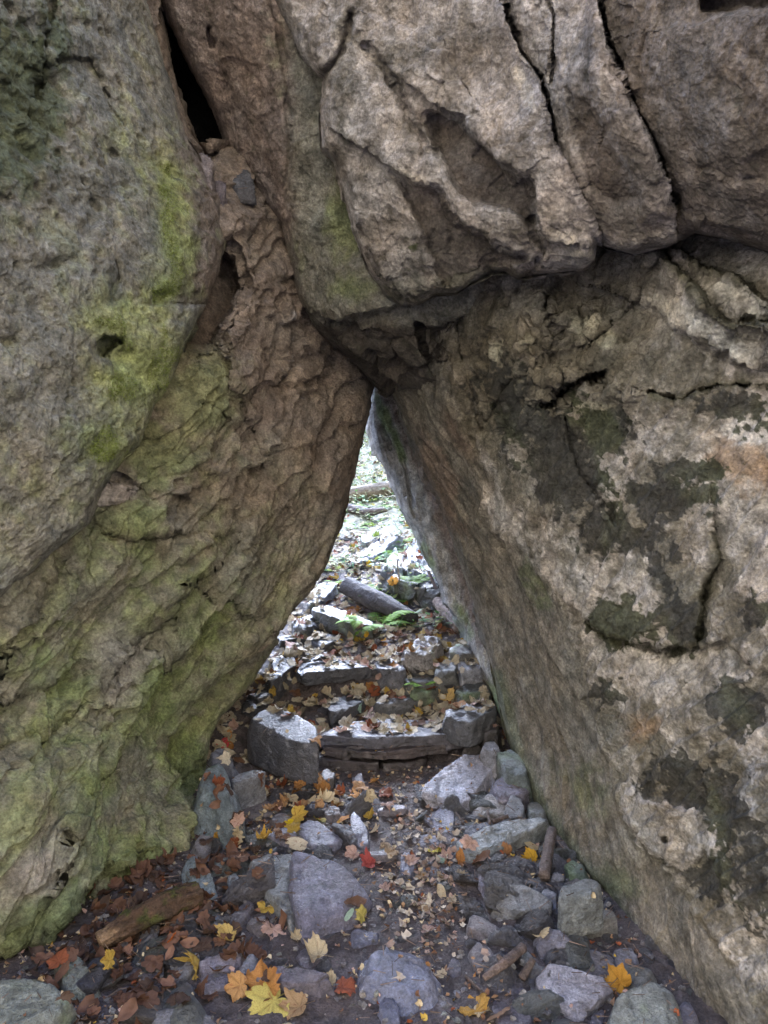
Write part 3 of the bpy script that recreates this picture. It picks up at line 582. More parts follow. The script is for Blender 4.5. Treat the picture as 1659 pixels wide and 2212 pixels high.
def F_tint(px, py, P, h):
    ws = wallside(px, py); dd = np.array([.18, -.47, -.86]); Pd = P - .55*(P @ dd)[..., None]*dd; n = fbm(Pd*5, 4, 451); n2 = .5*fbm(P*17, 5, 453, .62) + .6*fbm(Pd*14, 5, 454, .62); n4 = fbm(P*40, 3, 459); wx = px + 55*qn(px, py, 60, 6, 456) + 16*qn(px, py, 12, 3, 457); wy = py + 55*qn(px, py, 60, 6, 458) + 16*qn(px, py, 12, 3, 459)
    c = mixc(C(.20, .185, .15), C(.44, .41, .37), sstep(-.25, .3, n + .9*n2))
    c = mixc(c, C(.60, .56, .52), sstep(.06, .22, n2 + .4*n)*.6)
    c = mixc(c, C(.36, .235, .135), sstep(.35, .8, np.maximum(blob(wx, wy, 1600, 1000, 110, 70, 15), blob(wx, wy, 1390, 1590, 70, 50)*.7) + .3*n2)*.7)
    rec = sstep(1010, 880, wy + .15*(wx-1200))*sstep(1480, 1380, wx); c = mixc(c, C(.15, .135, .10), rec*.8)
    c = mixc(c, C(.42, .40, .30), sstep(.35, .7, np.maximum.reduce([blob(px, py, 1260, 700, 40, 34), blob(px, py, 1310, 735, 26, 22), blob(px, py, 1140, 740, 18, 26), blob(px, py, 1275, 880, 60, 20), blob(px, py, 1070, 760, 14, 30)]) + .25*n2)*.7)
    c = mixc(c, C(.56, .53, .46), sstep(.25, .6, np.maximum.reduce([blob(wx, wy, 1480, 690, 100, 34, 28), blob(wx, wy, 1600, 640, 70, 24, 20), blob(wx, wy, 1620, 770, 90, 30)]) + .2*n2)*.8)
    dk = np.maximum.reduce([blob(wx, wy, 1220, 1000, 80, 130, -20)*.9, blob(wx, wy, 1300, 930, 60, 60)*.8, blob(wx, wy, 1330, 1150, 90, 50)*.8, blob(wx, wy, 1430, 1080, 110, 40)*.8, blob(wx, wy, 1500, 1020, 90, 30), blob(wx, wy, 1340, 1350, 60, 60)*.8,
        blob(wx, wy, 1470, 1340, 60, 70)*.8, blob(wx, wy, 1320, 1500, 50, 30)*.7, blob(wx, wy, 1480, 1700, 90, 55), blob(wx, wy, 1570, 1750, 40, 120, -12), blob(wx, wy, 1590, 1520, 60, 60)*.75, blob(wx, wy, 1580, 880, 120, 30, 10)*.6,
        blob(wx, wy, 1550, 1900, 70, 50)*.8, blob(wx, wy, 1640, 1900, 60, 100)*.6, blob(wx, wy, 1440, 1250, 30, 120)*.6, blob(wx, wy, 1640, 1330, 60, 50)*.5, blob(wx, wy, 1100, 870, 60, 130, -20)*.7])
    dm = sstep(.30, .43, dk*1.05 + .70*n2 + .30*n4 + .15*n); c = mixc(c, mixc(C(.046, .046, .042), C(.045, .055, .026), sstep(-.1, .3, n)), dm*.9)
    c = mixc(c, C(.40, .37, .33), soft_in(px + 8*n2, py + 8*n4, BIB, 6)*.75*(1 - .4*sstep(.2, .6, -n2)))
    d, _ = pdist(px, py, BIB, True); c = mixc(c, C(.52, .48, .44), np.exp(-(d/9)**2)*inside(px, py, BIB)*.8)
    for K, w in ((R1, 12), (R2, 9), (R3, 9), (LEDGE, 12)):
        d, s = pdist(wx*.3+px*.7, wy*.3+py*.7, K); c = mixc(c, C(.06, .06, .03), np.exp(-(d/w)**2)*.7)
    # passage side
    A = np.array([.29, -.62, -.73]); A /= np.linalg.norm(A); Q = P - .8*(P @ A)[..., None]*A; g = fbm(Q*14, 4, 465, .62)
    w = mixc(C(.160, .148, .125), C(.235, .215, .18), sstep(-.35, .35, g)); w = mixc(w, C(.34, .31, .27), sstep(.25, .5, fbm(Q*30, 3, 467))*.5)
    w = mixc(w, C(.22, .155, .12), sstep(.3, .8, np.maximum(blob(px, py, 1010, 920, 60, 90, -25), blob(wx, wy, 950, 1050, 40, 160, -22)))*.6)
    w = mixc(w, C(.125, .15, .07), sstep(.35, .8, np.maximum.reduce([blob(wx, wy, 1170, 1250, 40, 90, -25), blob(wx, wy, 1260, 1700, 60, 100, -30)*.8, blob(wx, wy, 1350, 1900, 60, 110, -35)*.7]) + .4*n2)*.6)
    w = mixc(w, C(.10, .135, .085), sstep(40, 12, pdist(px, py, F_left[9:])[0])*.6)
    return mixc(c, w, ws)*np.array([.98, 1., 1.01])*mottle(P)[..., None]
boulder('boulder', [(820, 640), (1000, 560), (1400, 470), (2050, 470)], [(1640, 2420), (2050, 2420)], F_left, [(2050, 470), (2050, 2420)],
    [(820, 640, 3.35), (850, 853, 3.55), (948, 1090, 3.5), (1016, 1285, 3.4), (1085, 1560, 3.16), (1104, 1622, 3.07), (1190, 1795, 2.66), (1350, 2012, 2.14), (1500, 2225, 1.80), (1640, 2400, 1.6), (990, 850, 3.1), (1100, 1100, 2.9), (1210, 1400, 2.64), (1330, 1640, 2.36), (1450, 1900, 2.06), (1620, 2180, 1.72), (1659, 1200, 1.92), (1659, 1700, 1.78), (2040, 1200, 1.5), (2040, 2300, 1.3), (1100, 700, 2.72), (1300, 640, 2.52), (1500, 580, 2.3), (1500, 720, 2.12), (1659, 600, 2.08), (1300, 850, 2.42), (1659, 850, 1.95), (2040, 500, 1.7), (1400, 1250, 2.24), (1450, 1500, 2.12)],
    640, 940, F_coarse, F_fine, F_tint, .7, R=.10, rw=22, jag=8,
    label='big leaning boulder blotched with dark lichen and pale crust, right wall of the passage', inward=.05)

# --- G : the weathered slab seen through the gap
G_left = [(790, 600), (800, 824), (801, 856), (796, 892), (804, 955), (816, 986), (843, 1038), (869, 1106), (898, 1142), (919, 1205), (940, 1246), (962, 1305), (1003, 1360), (1029, 1422), (1058, 1488), (1080, 1542), (1101, 1608), (1122, 1645), (1150, 1700), (1215, 1800)]
def G_coarse(px, py, P):
    wx = px + 5*qn(px, py, 25, 3, 43); o = crack(wx, py, cv(c8, [(680, 550), (710, 640), (760, 740)]), .05, 3) + crack(wx, py, cv(c8, [(830, 780), (880, 920), (920, 1180), (950, 1300)]), .05, 3.2)
    return o + .03*fbm(P*4, 3, 261)
def G_fine(px, py, P):
    A = np.array([.35, -.1, -.93]); A /= np.linalg.norm(A); Q = P - .86*(P @ A)[..., None]*A; f1, f2, i = worley((P - .6*(P @ A)[..., None]*A)*22, 5)
    return .017*fbm(Q*30, 4, 265, .62) - .014*np.clip(ridged(Q*20, 3, 266) - .5, 0, 1) - .02*sstep(.35, .1, f1)*(i > .6)
def G_tint(px, py, P, h):
    n2 = fbm(P*14, 4, 553); c = mixc(C(.24, .25, .26), C(.44, .455, .47), sstep(-.4, .4, n2))
    g = np.maximum.reduce([blob(px, py, 830, 900, 16, 60, -20), blob(px, py, 860, 960, 14, 50, -20), blob(px, py, 1000, 1340, 22, 60, -20)*.7, blob(px, py, 1070, 1520, 30, 90, -18)*.8, blob(px, py, 925, 1200, 14, 70, -20)*.7])
    c = mixc(c, C(.16, .24, .11), sstep(.3, .8, g + .5*n2)*.8)
    d, s = pdist(px, py, F_left[2:9]); c = mixc(c, C(.19, .15, .14), sstep(26, 8, d + 8*n2)*.7)
    return c*mottle(P)[..., None]
boulder('boulder', [(790, 600), (1100, 600)], [(1215, 1800), (1400, 1800)], G_left, [(1100, 600), (1200, 1200), (1400, 1800)],
    [(790, 600, 4.3), (800, 850, 4.3), (1000, 850, 3.98), (860, 1090, 4.2), (950, 1090, 3.96), (960, 1300, 3.95), (1030, 1300, 3.78), (1058, 1488, 3.5), (1101, 1608, 3.2), (1215, 1790, 2.85), (1400, 1790, 2.8), (1200, 1200, 3.5), (1100, 600, 4.1)],
    200, 620, G_coarse, G_fine, G_tint, .7, R=.08, rw=22, jag=6, inward=.0,
    label='weathered bark-like grey boulder slab edging the right of the gap, behind the lichened boulder')

# --- backing rock added behind the slot, its darkness put into a near-black colour
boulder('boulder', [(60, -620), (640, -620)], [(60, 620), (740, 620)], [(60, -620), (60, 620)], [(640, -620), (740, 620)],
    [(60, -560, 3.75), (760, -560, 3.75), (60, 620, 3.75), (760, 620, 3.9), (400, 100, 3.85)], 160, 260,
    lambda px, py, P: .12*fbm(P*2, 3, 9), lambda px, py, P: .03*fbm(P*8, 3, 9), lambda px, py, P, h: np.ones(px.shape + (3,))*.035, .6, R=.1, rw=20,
    label='added backing rock, coloured near-black to darken the slot at upper left')

# ------------------------------------------------------------------ stones
def hull(pts):
    pts = sorted(set(map(tuple, pts))); lo = []; up = []
    def cr(o, a, b): return (a[0]-o[0])*(b[1]-o[1]) - (a[1]-o[1])*(b[0]-o[0])
    for p in pts:
        while len(lo) > 1 and cr(lo[-2], lo[-1], p) <= 0: lo.pop()
        lo.append(p)
    for p in pts[::-1]:
        while len(up) > 1 and cr(up[-2], up[-1], p) <= 0: up.pop()
        up.append(p)
    return lo[:-1] + up[:-1]
_ico = {}
def ico(k):
    if k not in _ico:
        bm = bmesh.new(); bmesh.ops.create_icosphere(bm, subdivisions=k, radius=1); bm.verts.ensure_lookup_table()
        _ico[k] = (np.array([v.co[:] for v in bm.verts]), np.array([[v.index for v in f.verts] for f in bm.faces])); bm.free()
    return _ico[k]
def poly_rock(planes, half, lvl, seed, p=16, amp=.012, freq=14, strata=.0, chips=9):
    p = 160 if p >= 18 else p*2.2 + 2; V, F = ico(lvl); D = V*np.array(half); s = np.zeros(len(D)); rg_ = np.random.default_rng(seed)
    for n, d in planes: s += np.clip(D @ np.array(n)/max(d, 1e-3), 0, None)**p
    P = D*(s**(-1./p))[:, None]
    for k in range(chips):
        n = rg_.normal(size=3)/np.array(half)**.5; n[2] = abs(n[2])*rg_.uniform(.2, 1.); n /= np.linalg.norm(n)
        d = (P @ n).max()*rg_.uniform(.80, .97); s += np.clip(D @ n/d, 0, None)**p
    P = D*(s**(-1./p))[:, None]; sc = float(np.mean(half))
    q = P + seed*3.7; N = P/np.array(half)**2; N /= np.linalg.norm(N, axis=1)[:, None]
    dsp = amp*(fbm(q*freq, 4, seed % 50, .58)*1.5 + 1.3*fbm(q*freq*.33, 2, seed % 33) - .8*np.clip(ridged(q*freq*.55, 3, seed % 40 + 5) - .62, 0, 1))
    if strata:
        zz = q[:, 2]*70 + 3*fbm(q*6, 2, 8); st = np.abs(zz - np.floor(zz) - .5)*2; dsp += -strata*sstep(.75, 1., st)*(1 - np.abs(N[:, 2]))
    k1 = flakes(q*freq*.42 + .4*fbm(q*freq*.4, 2, 5)[:, None], seed % 17); k2 = flakes(q*freq*1.1, seed % 13); dsp = dsp*.55 - amp*1.5*k1 - amp*.55*k2
    P = P + N*dsp[:, None]
    return P, F, dsp
STONES = []                                      # (verts world, faces) for leaf placement
def stone(outline, h, label, col=(.2, .19, .19), sx=0., sy=0., th=None, splay=.22, lvl=5, mat=None, seed=None, name='stone', base=None, green=0., amp=.010, strata=0., p=18, group=None, cat='stone', Y=None):
    global _sid
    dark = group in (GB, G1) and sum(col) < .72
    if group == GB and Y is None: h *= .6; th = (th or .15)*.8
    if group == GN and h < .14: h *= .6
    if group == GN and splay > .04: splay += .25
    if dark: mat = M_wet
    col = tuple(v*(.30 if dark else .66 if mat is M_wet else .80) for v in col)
    col = (col[0]*.90, col[1]*.94, col[2]*1.12)
    _sid += 1; seed = seed or _sid*7 + 3
    o = np.array(outline, float); c = o.mean(0)
    Pc = ground_hit(c[0], c[1], h) if Y is None else at(np.array(c[0]), np.array(c[1]), Y)
    R = ray(o[:, 0], o[:, 1]); C0 = np.array([0, 0, CAMZ])
    den = R[:, 2] - sx*R[:, 0] - sy*R[:, 1]; num = Pc[2] + sx*(0 - Pc[0]) + sy*(0 - Pc[1]) - CAMZ
    t = num/den; W = C0 + R*t[:, None]
    th = th or max(h, .02) + .07
    hp = hull([(w[0], w[1]) for w in W]); cx, cy = np.mean([q[0] for q in hp]), np.mean([q[1] for q in hp])
    topz = Pc[2] + sx*(cx - Pc[0]) + sy*(cy - Pc[1]); cen = np.array([cx, cy, topz - th*.5])
    rng = np.random.default_rng(seed); planes = []
    nt = np.array([-sx, -sy, 1.]); nt /= np.linalg.norm(nt); planes.append((nt, float(nt @ (np.array([cx, cy, topz]) - cen))))
    planes.append((np.array([0, 0, -1.]), th*.5))
    for i in range(len(hp)):
        a, b = np.array(hp[i]), np.array(hp[(i+1) % len(hp)]); e = b - a
        if np.hypot(*e) < .006: continue
        n2 = np.array([e[1], -e[0]])/np.hypot(*e); sp = splay*rng.uniform(-.3, 1.3)
        n = np.array([n2[0], n2[1], sp]); n /= np.linalg.norm(n)
        za = Pc[2] + sx*((a[0]+b[0])/2 - Pc[0]) + sy*((a[1]+b[1])/2 - Pc[1])
        d = float(n @ (np.array([(a[0]+b[0])/2, (a[1]+b[1])/2, za]) - cen)); planes.append((n, d))
    half = [max(.02, (max(q[0] for q in hp) - min(q[0] for q in hp))/2), max(.02, (max(q[1] for q in hp) - min(q[1] for q in hp))/2), th*.5]
    if lvl == 5 and max(half) < .07: lvl = 4
    sc = min(1.6, max(.35, max(half)/.18))
    P, F, dsp = poly_rock(planes, half, lvl, seed, p, amp*sc, 14/ max(.6, sc), strata)
    Pw = P + cen; n = fbm(Pw*8, 4, seed % 30)[:, None]; n2 = fbm(Pw*30, 3, seed % 20)[:, None]
    T = np.array(col)*(1 + .4*n + .3*n2); T = T*1.18
    T = T + np.clip(n2 - .25, 0, 1)*.25
    if green: gm = sstep(-.1, .5, n[:, 0] + green - .3)[:, None]; T = T*(1-gm) + gm*np.array([.13, .19, .10])
    bot = cen.copy(); bot[2] -= th*.5
    me = mesh_np(name, Pw - bot, tris=F, tint=np.clip(T, .01, .9)); ob = link(name, me, mat or M_stone); ob.location = bot
    tag(ob, label, cat, group); STONES.append((Pw, F)); return ob
_sid = 0
BL = (.20, .205, .225); PU = (.17, .155, .165); BR = (.15, .128, .118); GG = (.22, .225, .20); TA = (.24, .22, .185); DK = (.105, .105, .115); PK = (.31, .26, .23)
G1 = 'stones of the first step'; GB = 'rocks on the path beyond the arch'; GN = 'stones in the trail floor'
# the first step
stone(cv(c7, [(40, 1185), (150, 1112), (295, 1135), (400, 1190), (468, 1250), (462, 1350), (250, 1285), (100, 1222)]), .20, 'blue-grey squared block with a sharp dark front corner, left end of the first step', (.19,.195,.215), .10, .16, .20, .02, 6, M_wet, p=34, amp=.004, group=G1)
stone(cv(c7, [(470, 1222), (600, 1215), (740, 1180), (900, 1172), (1100, 1185), (1330, 1215), (1342, 1262), (1150, 1290), (1000, 1275), (890, 1300), (700, 1282), (475, 1268)]), .17, 'wide flat capstone with a rounded lip, top of the first step', (.205, .195, .215), 0, .04, .075, .02, 6, M_wet, p=26, amp=.005, strata=.004, group=G1, Y=3.34)
stone(cv(c7, [(490, 1300), (700, 1290), (1000, 1290), (1225, 1290), (1232, 1330), (1050, 1352), (900, 1372), (700, 1362), (620, 1345), (490, 1340)]), .10, 'thin brown stone layer directly under the wide capstone of the first step', (.15, .115, .105), 0, .0, .045, 0, 6, M_wet, p=26, strata=.004, group=G1, Y=3.28, amp=.006, name='stone')
stone(cv(c7, [(450, 1380), (600, 1370), (800, 1380), (825, 1410), (820, 1440), (700, 1425), (470, 1420)]), .055, 'low brown layered stone, bottom left of the first step wall', (.13, .10, .093), 0, 0, .09, .05, 5, M_wet, strata=.004, group=G1, Y=3.27, amp=.006)
stone(cv(c7, [(815, 1400), (950, 1385), (1080, 1390), (1120, 1420), (1010, 1440), (850, 1450)]), .05, 'low brown layered stone, bottom middle of the first step wall', (.135, .105, .095), 0, 0, .09, .05, 5, M_wet, strata=.004, group=G1, Y=3.27, amp=.006)
stone(cv(c7, [(1175, 1150), (1300, 1092), (1440, 1065), (1500, 1088), (1520, 1110), (1350, 1215), (1290, 1190)]), .19, 'grey wedge slab at the right end of the first step, against the right boulder', (.20, .205, .21), .05, .05, .12, .05, 5, M_stone, p=26, amp=.009, group=G1)
stone(cv(c7, [(1430, 1215), (1490, 1180), (1540, 1200), (1530, 1240), (1450, 1260)]), .12, 'small brown stone wedged under the right end slab of the first step', BR, th=.12, lvl=4, group=G1)
stone(cv(c7, [(1300, 1300), (1370, 1275), (1440, 1290), (1430, 1330), (1330, 1345)]), .08, 'small dark block under the right side of the first step', BR, th=.1, lvl=4, group=G1)
stone(cv(c7, [(470, 1500), (510, 1470), (560, 1490), (565, 1530), (510, 1550)]), .05, 'round dark cobble in the hollow under the first step', BR, lvl=4, group=G1)
# on the tread and beyond
stone(cv(c7, [(520, 1112), (560, 1055), (640, 1025), (745, 1030), (765, 1065), (660, 1075), (590, 1130), (545, 1155)]), .075, 'dark tilted flat stone lying among pale leaves on the first tread', (.14, .14, .15), -.1, .12, .1, .1, 5, M_wet, group=GB)
stone(cv(c7, [(785, 1085), (850, 1058), (1010, 1040), (1135, 1045), (1140, 1062), (1000, 1075), (870, 1095)]), .085, 'low narrow grey stone with an upright front, middle of the first tread', (.20, .195, .185), 0, .03, .13, 0, 5, M_stone, p=26, group=GB)
stone(cv(c7, [(335, 885), (420, 828), (560, 815), (780, 852), (800, 872), (600, 880), (370, 912)]), .075, 'long dark flat slab bridging the second step with a black gap beneath', (.13, .135, .15), 0, .04, .075, -.05, 6, M_wet, p=24, strata=.003, group=GB)
stone(cv(c7, [(150, 905), (230, 812), (335, 798), (345, 845), (255, 905), (175, 965)]), .11, 'dark blocky stone at the left of the second step', DK, -.05, .2, .2, .05, 5, M_wet, group=GB)
stone(cv(c7, [(350, 805), (440, 768), (530, 775), (532, 800), (440, 832), (370, 836)]), .07, 'dark thin stone resting just behind the long second step slab', DK, 0, .05, .08, .05, 5, M_wet, group=GB)
stone(cv(c7, [(430, 685), (500, 662), (570, 695), (582, 722), (490, 745), (432, 722)]), .07, 'dark angular stone left of the ferns', DK, 0, .1, .1, .1, 5, M_wet, group=GB)
stone(cv(c7, [(230, 692), (300, 674), (372, 680), (372, 700), (240, 718)]), .07, 'upper of two thin dark slabs by the left boulder edge', (.13, .14, .15), 0, .03, .08, .05, 4, M_wet, group=GB)
stone(cv(c7, [(268, 742), (320, 728), (365, 732), (340, 762), (280, 765)]), .05, 'lower of two thin dark slabs by the left boulder edge', (.13, .14, .15), 0, .03, .08, .05, 4, M_wet, group=GB)
stone(cv(c7, [(310, 592), (385, 550), (442, 575), (425, 618), (370, 640), (325, 625)]), .12, 'grey-green knobbly rock close to the left boulder edge', (.17, .185, .19), -.1, .1, .2, .1, 5, M_wet, green=.1, group=GB)
stone(cv(c7, [(425, 500), (500, 485), (600, 528), (700, 568), (785, 600), (785, 640), (650, 612), (520, 562), (430, 530)]), .16, 'long sloping grey-green slab below the short log', (.19, .205, .2), -.12, .12, .13, .1, 6, M_stone, green=.12, p=22, strata=.004, group=GB)
stone(cv(c7, [(400, 450), (470, 370), (540, 328), (578, 345), (565, 395), (505, 455), (420, 460)]), .10, 'elongated blue-grey rock with a mossy tip, up the slope on the left', (.19, .2, .22), .1, .25, .2, .2, 5, M_stone, green=.05, p=10, group=GB)
stone(cv(c7, [(395, 480), (450, 455), (480, 470), (460, 495), (400, 505)]), .06, 'small grey-green stone below the elongated rock', GG, 0, .1, .1, .1, 4, green=.1, group=GB)
stone(cv(c8, [(305, 1745), (370, 1660), (560, 1540), (720, 1440), (835, 1392), (865, 1440), (700, 1570), (620, 1625), (480, 1705), (400, 1755)]), .14, 'large smooth blue-grey flat slab high on the slope in the gap', (.17, .19, .23), .02, .22, .2, .05, 6, M_stone, p=22, green=-.1, group=GB)
stone(cv(c7, [(815, 300), (900, 215), (1060, 85), (1120, 120), (1230, 400), (1190, 440), (1000, 370), (850, 335)]), .26, 'dark mossy rock with a black hollow below, right of the flat blue slab', (.075, .08, .07), -.1, .1, .34, .1, 6, M_wet, green=.12, amp=.03, p=10, group=GB)
stone(cv(c8, [(500, 1450), (540, 1425), (610, 1450), (590, 1500), (520, 1520)]), .1, 'small grey stone just above the flat blue slab', GG, 0, .2, .15, .2, 4, green=.1, group=GB)
stone(cv(c7, [(945, 770), (1040, 685), (1130, 648), (1200, 680), (1205, 745), (1130, 800), (1020, 815), (955, 800)]), .15, 'rounded tan boulder on the right below the ferns', (.29, .265, .23), -.05, .22, .3, .25, 6, M_stone, p=7, amp=.012, green=-.1, group=GB)
stone(cv(c7, [(800, 830), (860, 797), (920, 810), (992, 868), (975, 905), (870, 900), (812, 875)]), .09, 'blue-grey flat-topped rock left of the rounded tan boulder', BL, 0, .15, .14, .15, 5, M_stone, group=GB)
stone(cv(c7, [(962, 915), (1020, 890), (1100, 900), (1190, 940), (1170, 965), (1050, 960), (970, 960)]), .07, 'grey-brown stone in front of the rounded tan boulder', GG, 0, .1, .1, .1, 4, group=GB)
stone(cv(c7, [(1280, 825), (1330, 805), (1395, 802), (1452, 880), (1400, 885), (1312, 895)]), .13, 'pale grey angular block against the right boulder, upper one', (.25, .25, .25), 0, .15, .2, .05, 5, M_stone, p=26, group=GB)
stone(cv(c7, [(1150, 870), (1200, 830), (1270, 810), (1300, 850), (1290, 900), (1180, 905)]), .10, 'green-grey stone between the tan boulder and the pale angular block', GG, 0, .1, .15, .15, 4, green=.1, group=GB)
stone(cv(c7, [(1265, 990), (1350, 945), (1465, 925), (1490, 1010), (1400, 1030), (1300, 1040)]), .14, 'grey-green block against the right boulder below the pale angular one', (.2, .22, .21), 0, .15, .25, .08, 5, M_stone, green=.05, group=GB)
stone(cv(c7, [(1235, 770), (1330, 692), (1365, 735), (1380, 790), (1290, 800)]), .16, 'mossy stone wedged beside the right boulder below the broken grey wood', TA, 0, .2, .2, .15, 4, green=.3, group=GB)
stone(cv(c7, [(0, 1090), (60, 1050), (130, 1070), (200, 1085), (190, 1115), (80, 1115)]), .07, 'dark blue stone behind the squared step block, beside the left boulder', DK, 0, .1, .1, .1, 4, M_wet, group=GB)
stone(cv(c7, [(30, 1030), (90, 990), (170, 1000), (210, 1040), (120, 1060)]), .06, 'dark wet stone under leaves on the left of the tread', DK, .1, .1, .1, .1, 4, M_wet, group=GB)
stone(cv(c7, [(1010, 1010), (1060, 975), (1130, 960), (1190, 975), (1180, 1005), (1080, 1025)]), .07, 'mossy green stone with a small fern on the right of the tread', (.15, .16, .12), 0, .1, .1, .1, 4, green=.5, group=GB)
# left foot of the arch
stone(cv(c3, [(1000, 1152), (1050, 1122), (1140, 1108), (1145, 1125), (1080, 1150), (1010, 1172)]), .15, 'grey block with leaves on top, left of the step below the squared block', (.19, .19, .18), 0, .05, .23, .0, 5, M_stone, p=26, group=GN)
stone(cv(c3, [(885, 1110), (950, 1080), (1000, 1150), (1005, 1200), (960, 1230), (880, 1200)]), .19, 'blue-green mossy rock tucked against the left boulder base', (.16, .19, .18), .0, .3, .3, .15, 5, M_stone, green=.15, group=GN)
stone(cv(c3, [(910, 1040), (950, 1020), (985, 1035), (970, 1060), (920, 1062)]), .2, 'small dark stone above the mossy rock at the left boulder', DK, 0, 0, .15, .1, 4, M_wet, group=GN)
stone(cv(c3, [(990, 1250), (1100, 1230), (1200, 1262), (1230, 1285), (1120, 1300), (1010, 1295)]), .05, 'long low brown stone below the leaf-topped block', BR, 0, .05, .1, .1, 5, M_wet, group=GN)
stone(cv(c3, [(860, 1300), (910, 1290), (930, 1310), (900, 1340), (860, 1340)]), .05, 'small green-grey stone at the left boulder below the mossy rock', GG, green=.2, lvl=4, group=GN)
stone(cv(c3, [(832, 1405), (880, 1372), (920, 1372), (915, 1430), (880, 1480), (842, 1455)]), .08, 'upright grey-brown stone standing against the left boulder', (.2, .185, .175), .1, .3, .17, .1, 5, M_stone, group=GN)
stone(cv(c3, [(912, 1495), (950, 1475), (990, 1515), (978, 1560), (915, 1555)]), .05, 'pale green-grey cube-like stone left of the large central rock', (.25, .28, .26), 0, .2, .12, .1, 5, M_stone, green=-.05, group=GN)
stone(cv(c3, [(980, 1565), (1010, 1550), (1040, 1575), (1020, 1605), (985, 1600)]), .035, 'little green-grey stone touching the left of the large central rock', (.22, .24, .23), lvl=4, group=GN)
stone(cv(c3, [(785, 1500), (830, 1465), (880, 1520), (920, 1590), (935, 1660), (885, 1690), (810, 1600)]), .05, 'flat blue-green slab sloping beside the pink stone', (.21, .25, .24), .15, .35, .12, .1, 5, M_stone, green=-.05, p=26, group=GN)
stone(cv(c3, [(690, 1645), (765, 1582), (828, 1640), (842, 1685), (740, 1742), (692, 1705)]), .07, 'pinkish pale stone at the foot of the left boulder behind the rotten log', PK, .05, .3, .17, .15, 5, M_stone, p=12, group=GN)
stone(cv(c3, [(875, 1745), (900, 1690), (950, 1740), (985, 1790), (920, 1810)]), .03, 'grey flat stone between the rotten log and the dark bar stone', (.2, .21, .21), lvl=4, group=GN)
stone(cv(c3, [(985, 1760), (1030, 1690), (1085, 1660), (1090, 1700), (1040, 1770), (1000, 1800)]), .04, 'dark bar-shaped stone pointing up the trail left of the large central rock', (.13, .115, .115), lvl=4, group=GN)
stone(cv(c3, [(1060, 1780), (1085, 1740), (1140, 1740), (1150, 1790), (1095, 1800)]), .03, 'flat brown-grey stone below the lower left of the large central rock', BR, lvl=4, group=GN)
# floor
stone(cv(c5, [(540, 1160), (620, 1100), (850, 1080), (860, 1150), (870, 1300), (860, 1480), (830, 1540), (760, 1400), (690, 1330), (600, 1230)]), .065, 'green-grey left shoulder of rock beside the large smooth central stone', (.22, .225, .20), .08, .1, .16, .2, 6, M_stone, p=14, strata=.002, group=GN)
stone(cv(c5, [(830, 1150), (860, 1080), (980, 1085), (1130, 1140), (1250, 1210), (1350, 1290), (1230, 1410), (1200, 1520), (1000, 1590), (900, 1600), (850, 1440), (830, 1270)]), .125, 'large smooth purple-grey stone in the middle of the trail floor', (.165, .155, .18), -.03, .18, .26, .35, 6, M_stone, p=9, amp=.006, group=GN)
stone(cv(c5, [(885, 900), (960, 870), (1080, 940), (1165, 1020), (1120, 1060), (960, 1060), (880, 1000)]), .045, 'smooth blue-purple flat stone behind the large central one', (.18, .175, .205), 0, .12, .12, .2, 5, M_wet, group=GN)
stone(cv(c5, [(660, 970), (760, 940), (870, 945), (880, 1010), (780, 1050), (690, 1020)]), .05, 'grey-brown stone left of the smooth blue-purple flat one', PU, 0, .1, .12, .15, 5, M_stone, group=GN)
stone(cv(c5, [(700, 870), (790, 840), (850, 870), (850, 920), (740, 930)]), .045, 'brown rounded stone under curled leaves below the first step', BR, p=8, lvl=4, group=GN)
stone(cv(c5, [(1215, 850), (1250, 830), (1300, 900), (1350, 1050), (1290, 1080), (1235, 980)]), .045, 'narrow upright blue sliver of stone in the soil right of the blue-purple flat one', (.17, .17, .2), .1, .2, .1, .05, 4, M_wet, group=GN)
stone(cv(c5, [(1240, 590), (1300, 580), (1320, 700), (1300, 760), (1250, 700)]), .05, 'dark pillar-like stone standing below the first step', (.13, .12, .13), 0, .35, .1, .0, 4, M_wet, group=GN)
stone(cv(c5, [(1310, 1100), (1420, 1085), (1540, 1100), (1540, 1120), (1400, 1130), (1320, 1130)]), .04, 'thin edge of slate crossing the trail behind the red leaf', (.15, .13, .13), 0, .05, .1, 0, 4, M_wet, group=GN)
stone(cv(c5, [(1380, 820), (1480, 800), (1580, 800), (1620, 820), (1500, 845), (1400, 850)]), .04, 'thin purple slab edge crossing the trail under the first step', (.16, .14, .145), 0, .05, .1, 0, 4, M_wet, group=GN)
stone(cv(c5, [(1040, 830), (1100, 800), (1170, 820), (1160, 860), (1070, 870)]), .04, 'dark rounded stone in the drift of orange leaves', BR, p=8, lvl=4, group=GN)
stone(cv(c5, [(870, 1760), (900, 1720), (1060, 1700), (1080, 1760), (1070, 1820), (900, 1830)]), .015, 'muddy flat purple stone nearly flush with the soil, left of the blue boulder', (.13, .115, .125), amp=.006, group=GN)
stone(cv(c5, [(1210, 1620), (1260, 1590), (1400, 1620), (1390, 1690), (1260, 1700), (1215, 1660)]), .02, 'blue-purple flat stone just below the large central one', (.16, .16, .19), amp=.006, group=GN)
stone([(762, 2085), (800, 2050), (850, 2022), (918, 2045), (950, 2090), (938, 2120), (870, 2150), (785, 2140)], .10, 'rounded blue boulder low in the middle of the trail', (.185, .19, .225), 0, .15, .24, .3, 6, M_wet, p=8, amp=.009, group=GN)
stone(cv(c5, [(255, 1800), (400, 1730), (560, 1690), (590, 1720), (450, 1830), (330, 1890), (265, 1870)]), .05, 'pinkish-brown flat stone lying in front of the rotten log', (.23, .20, .20), 0, .2, .13, .15, 5, M_stone, group=GN)
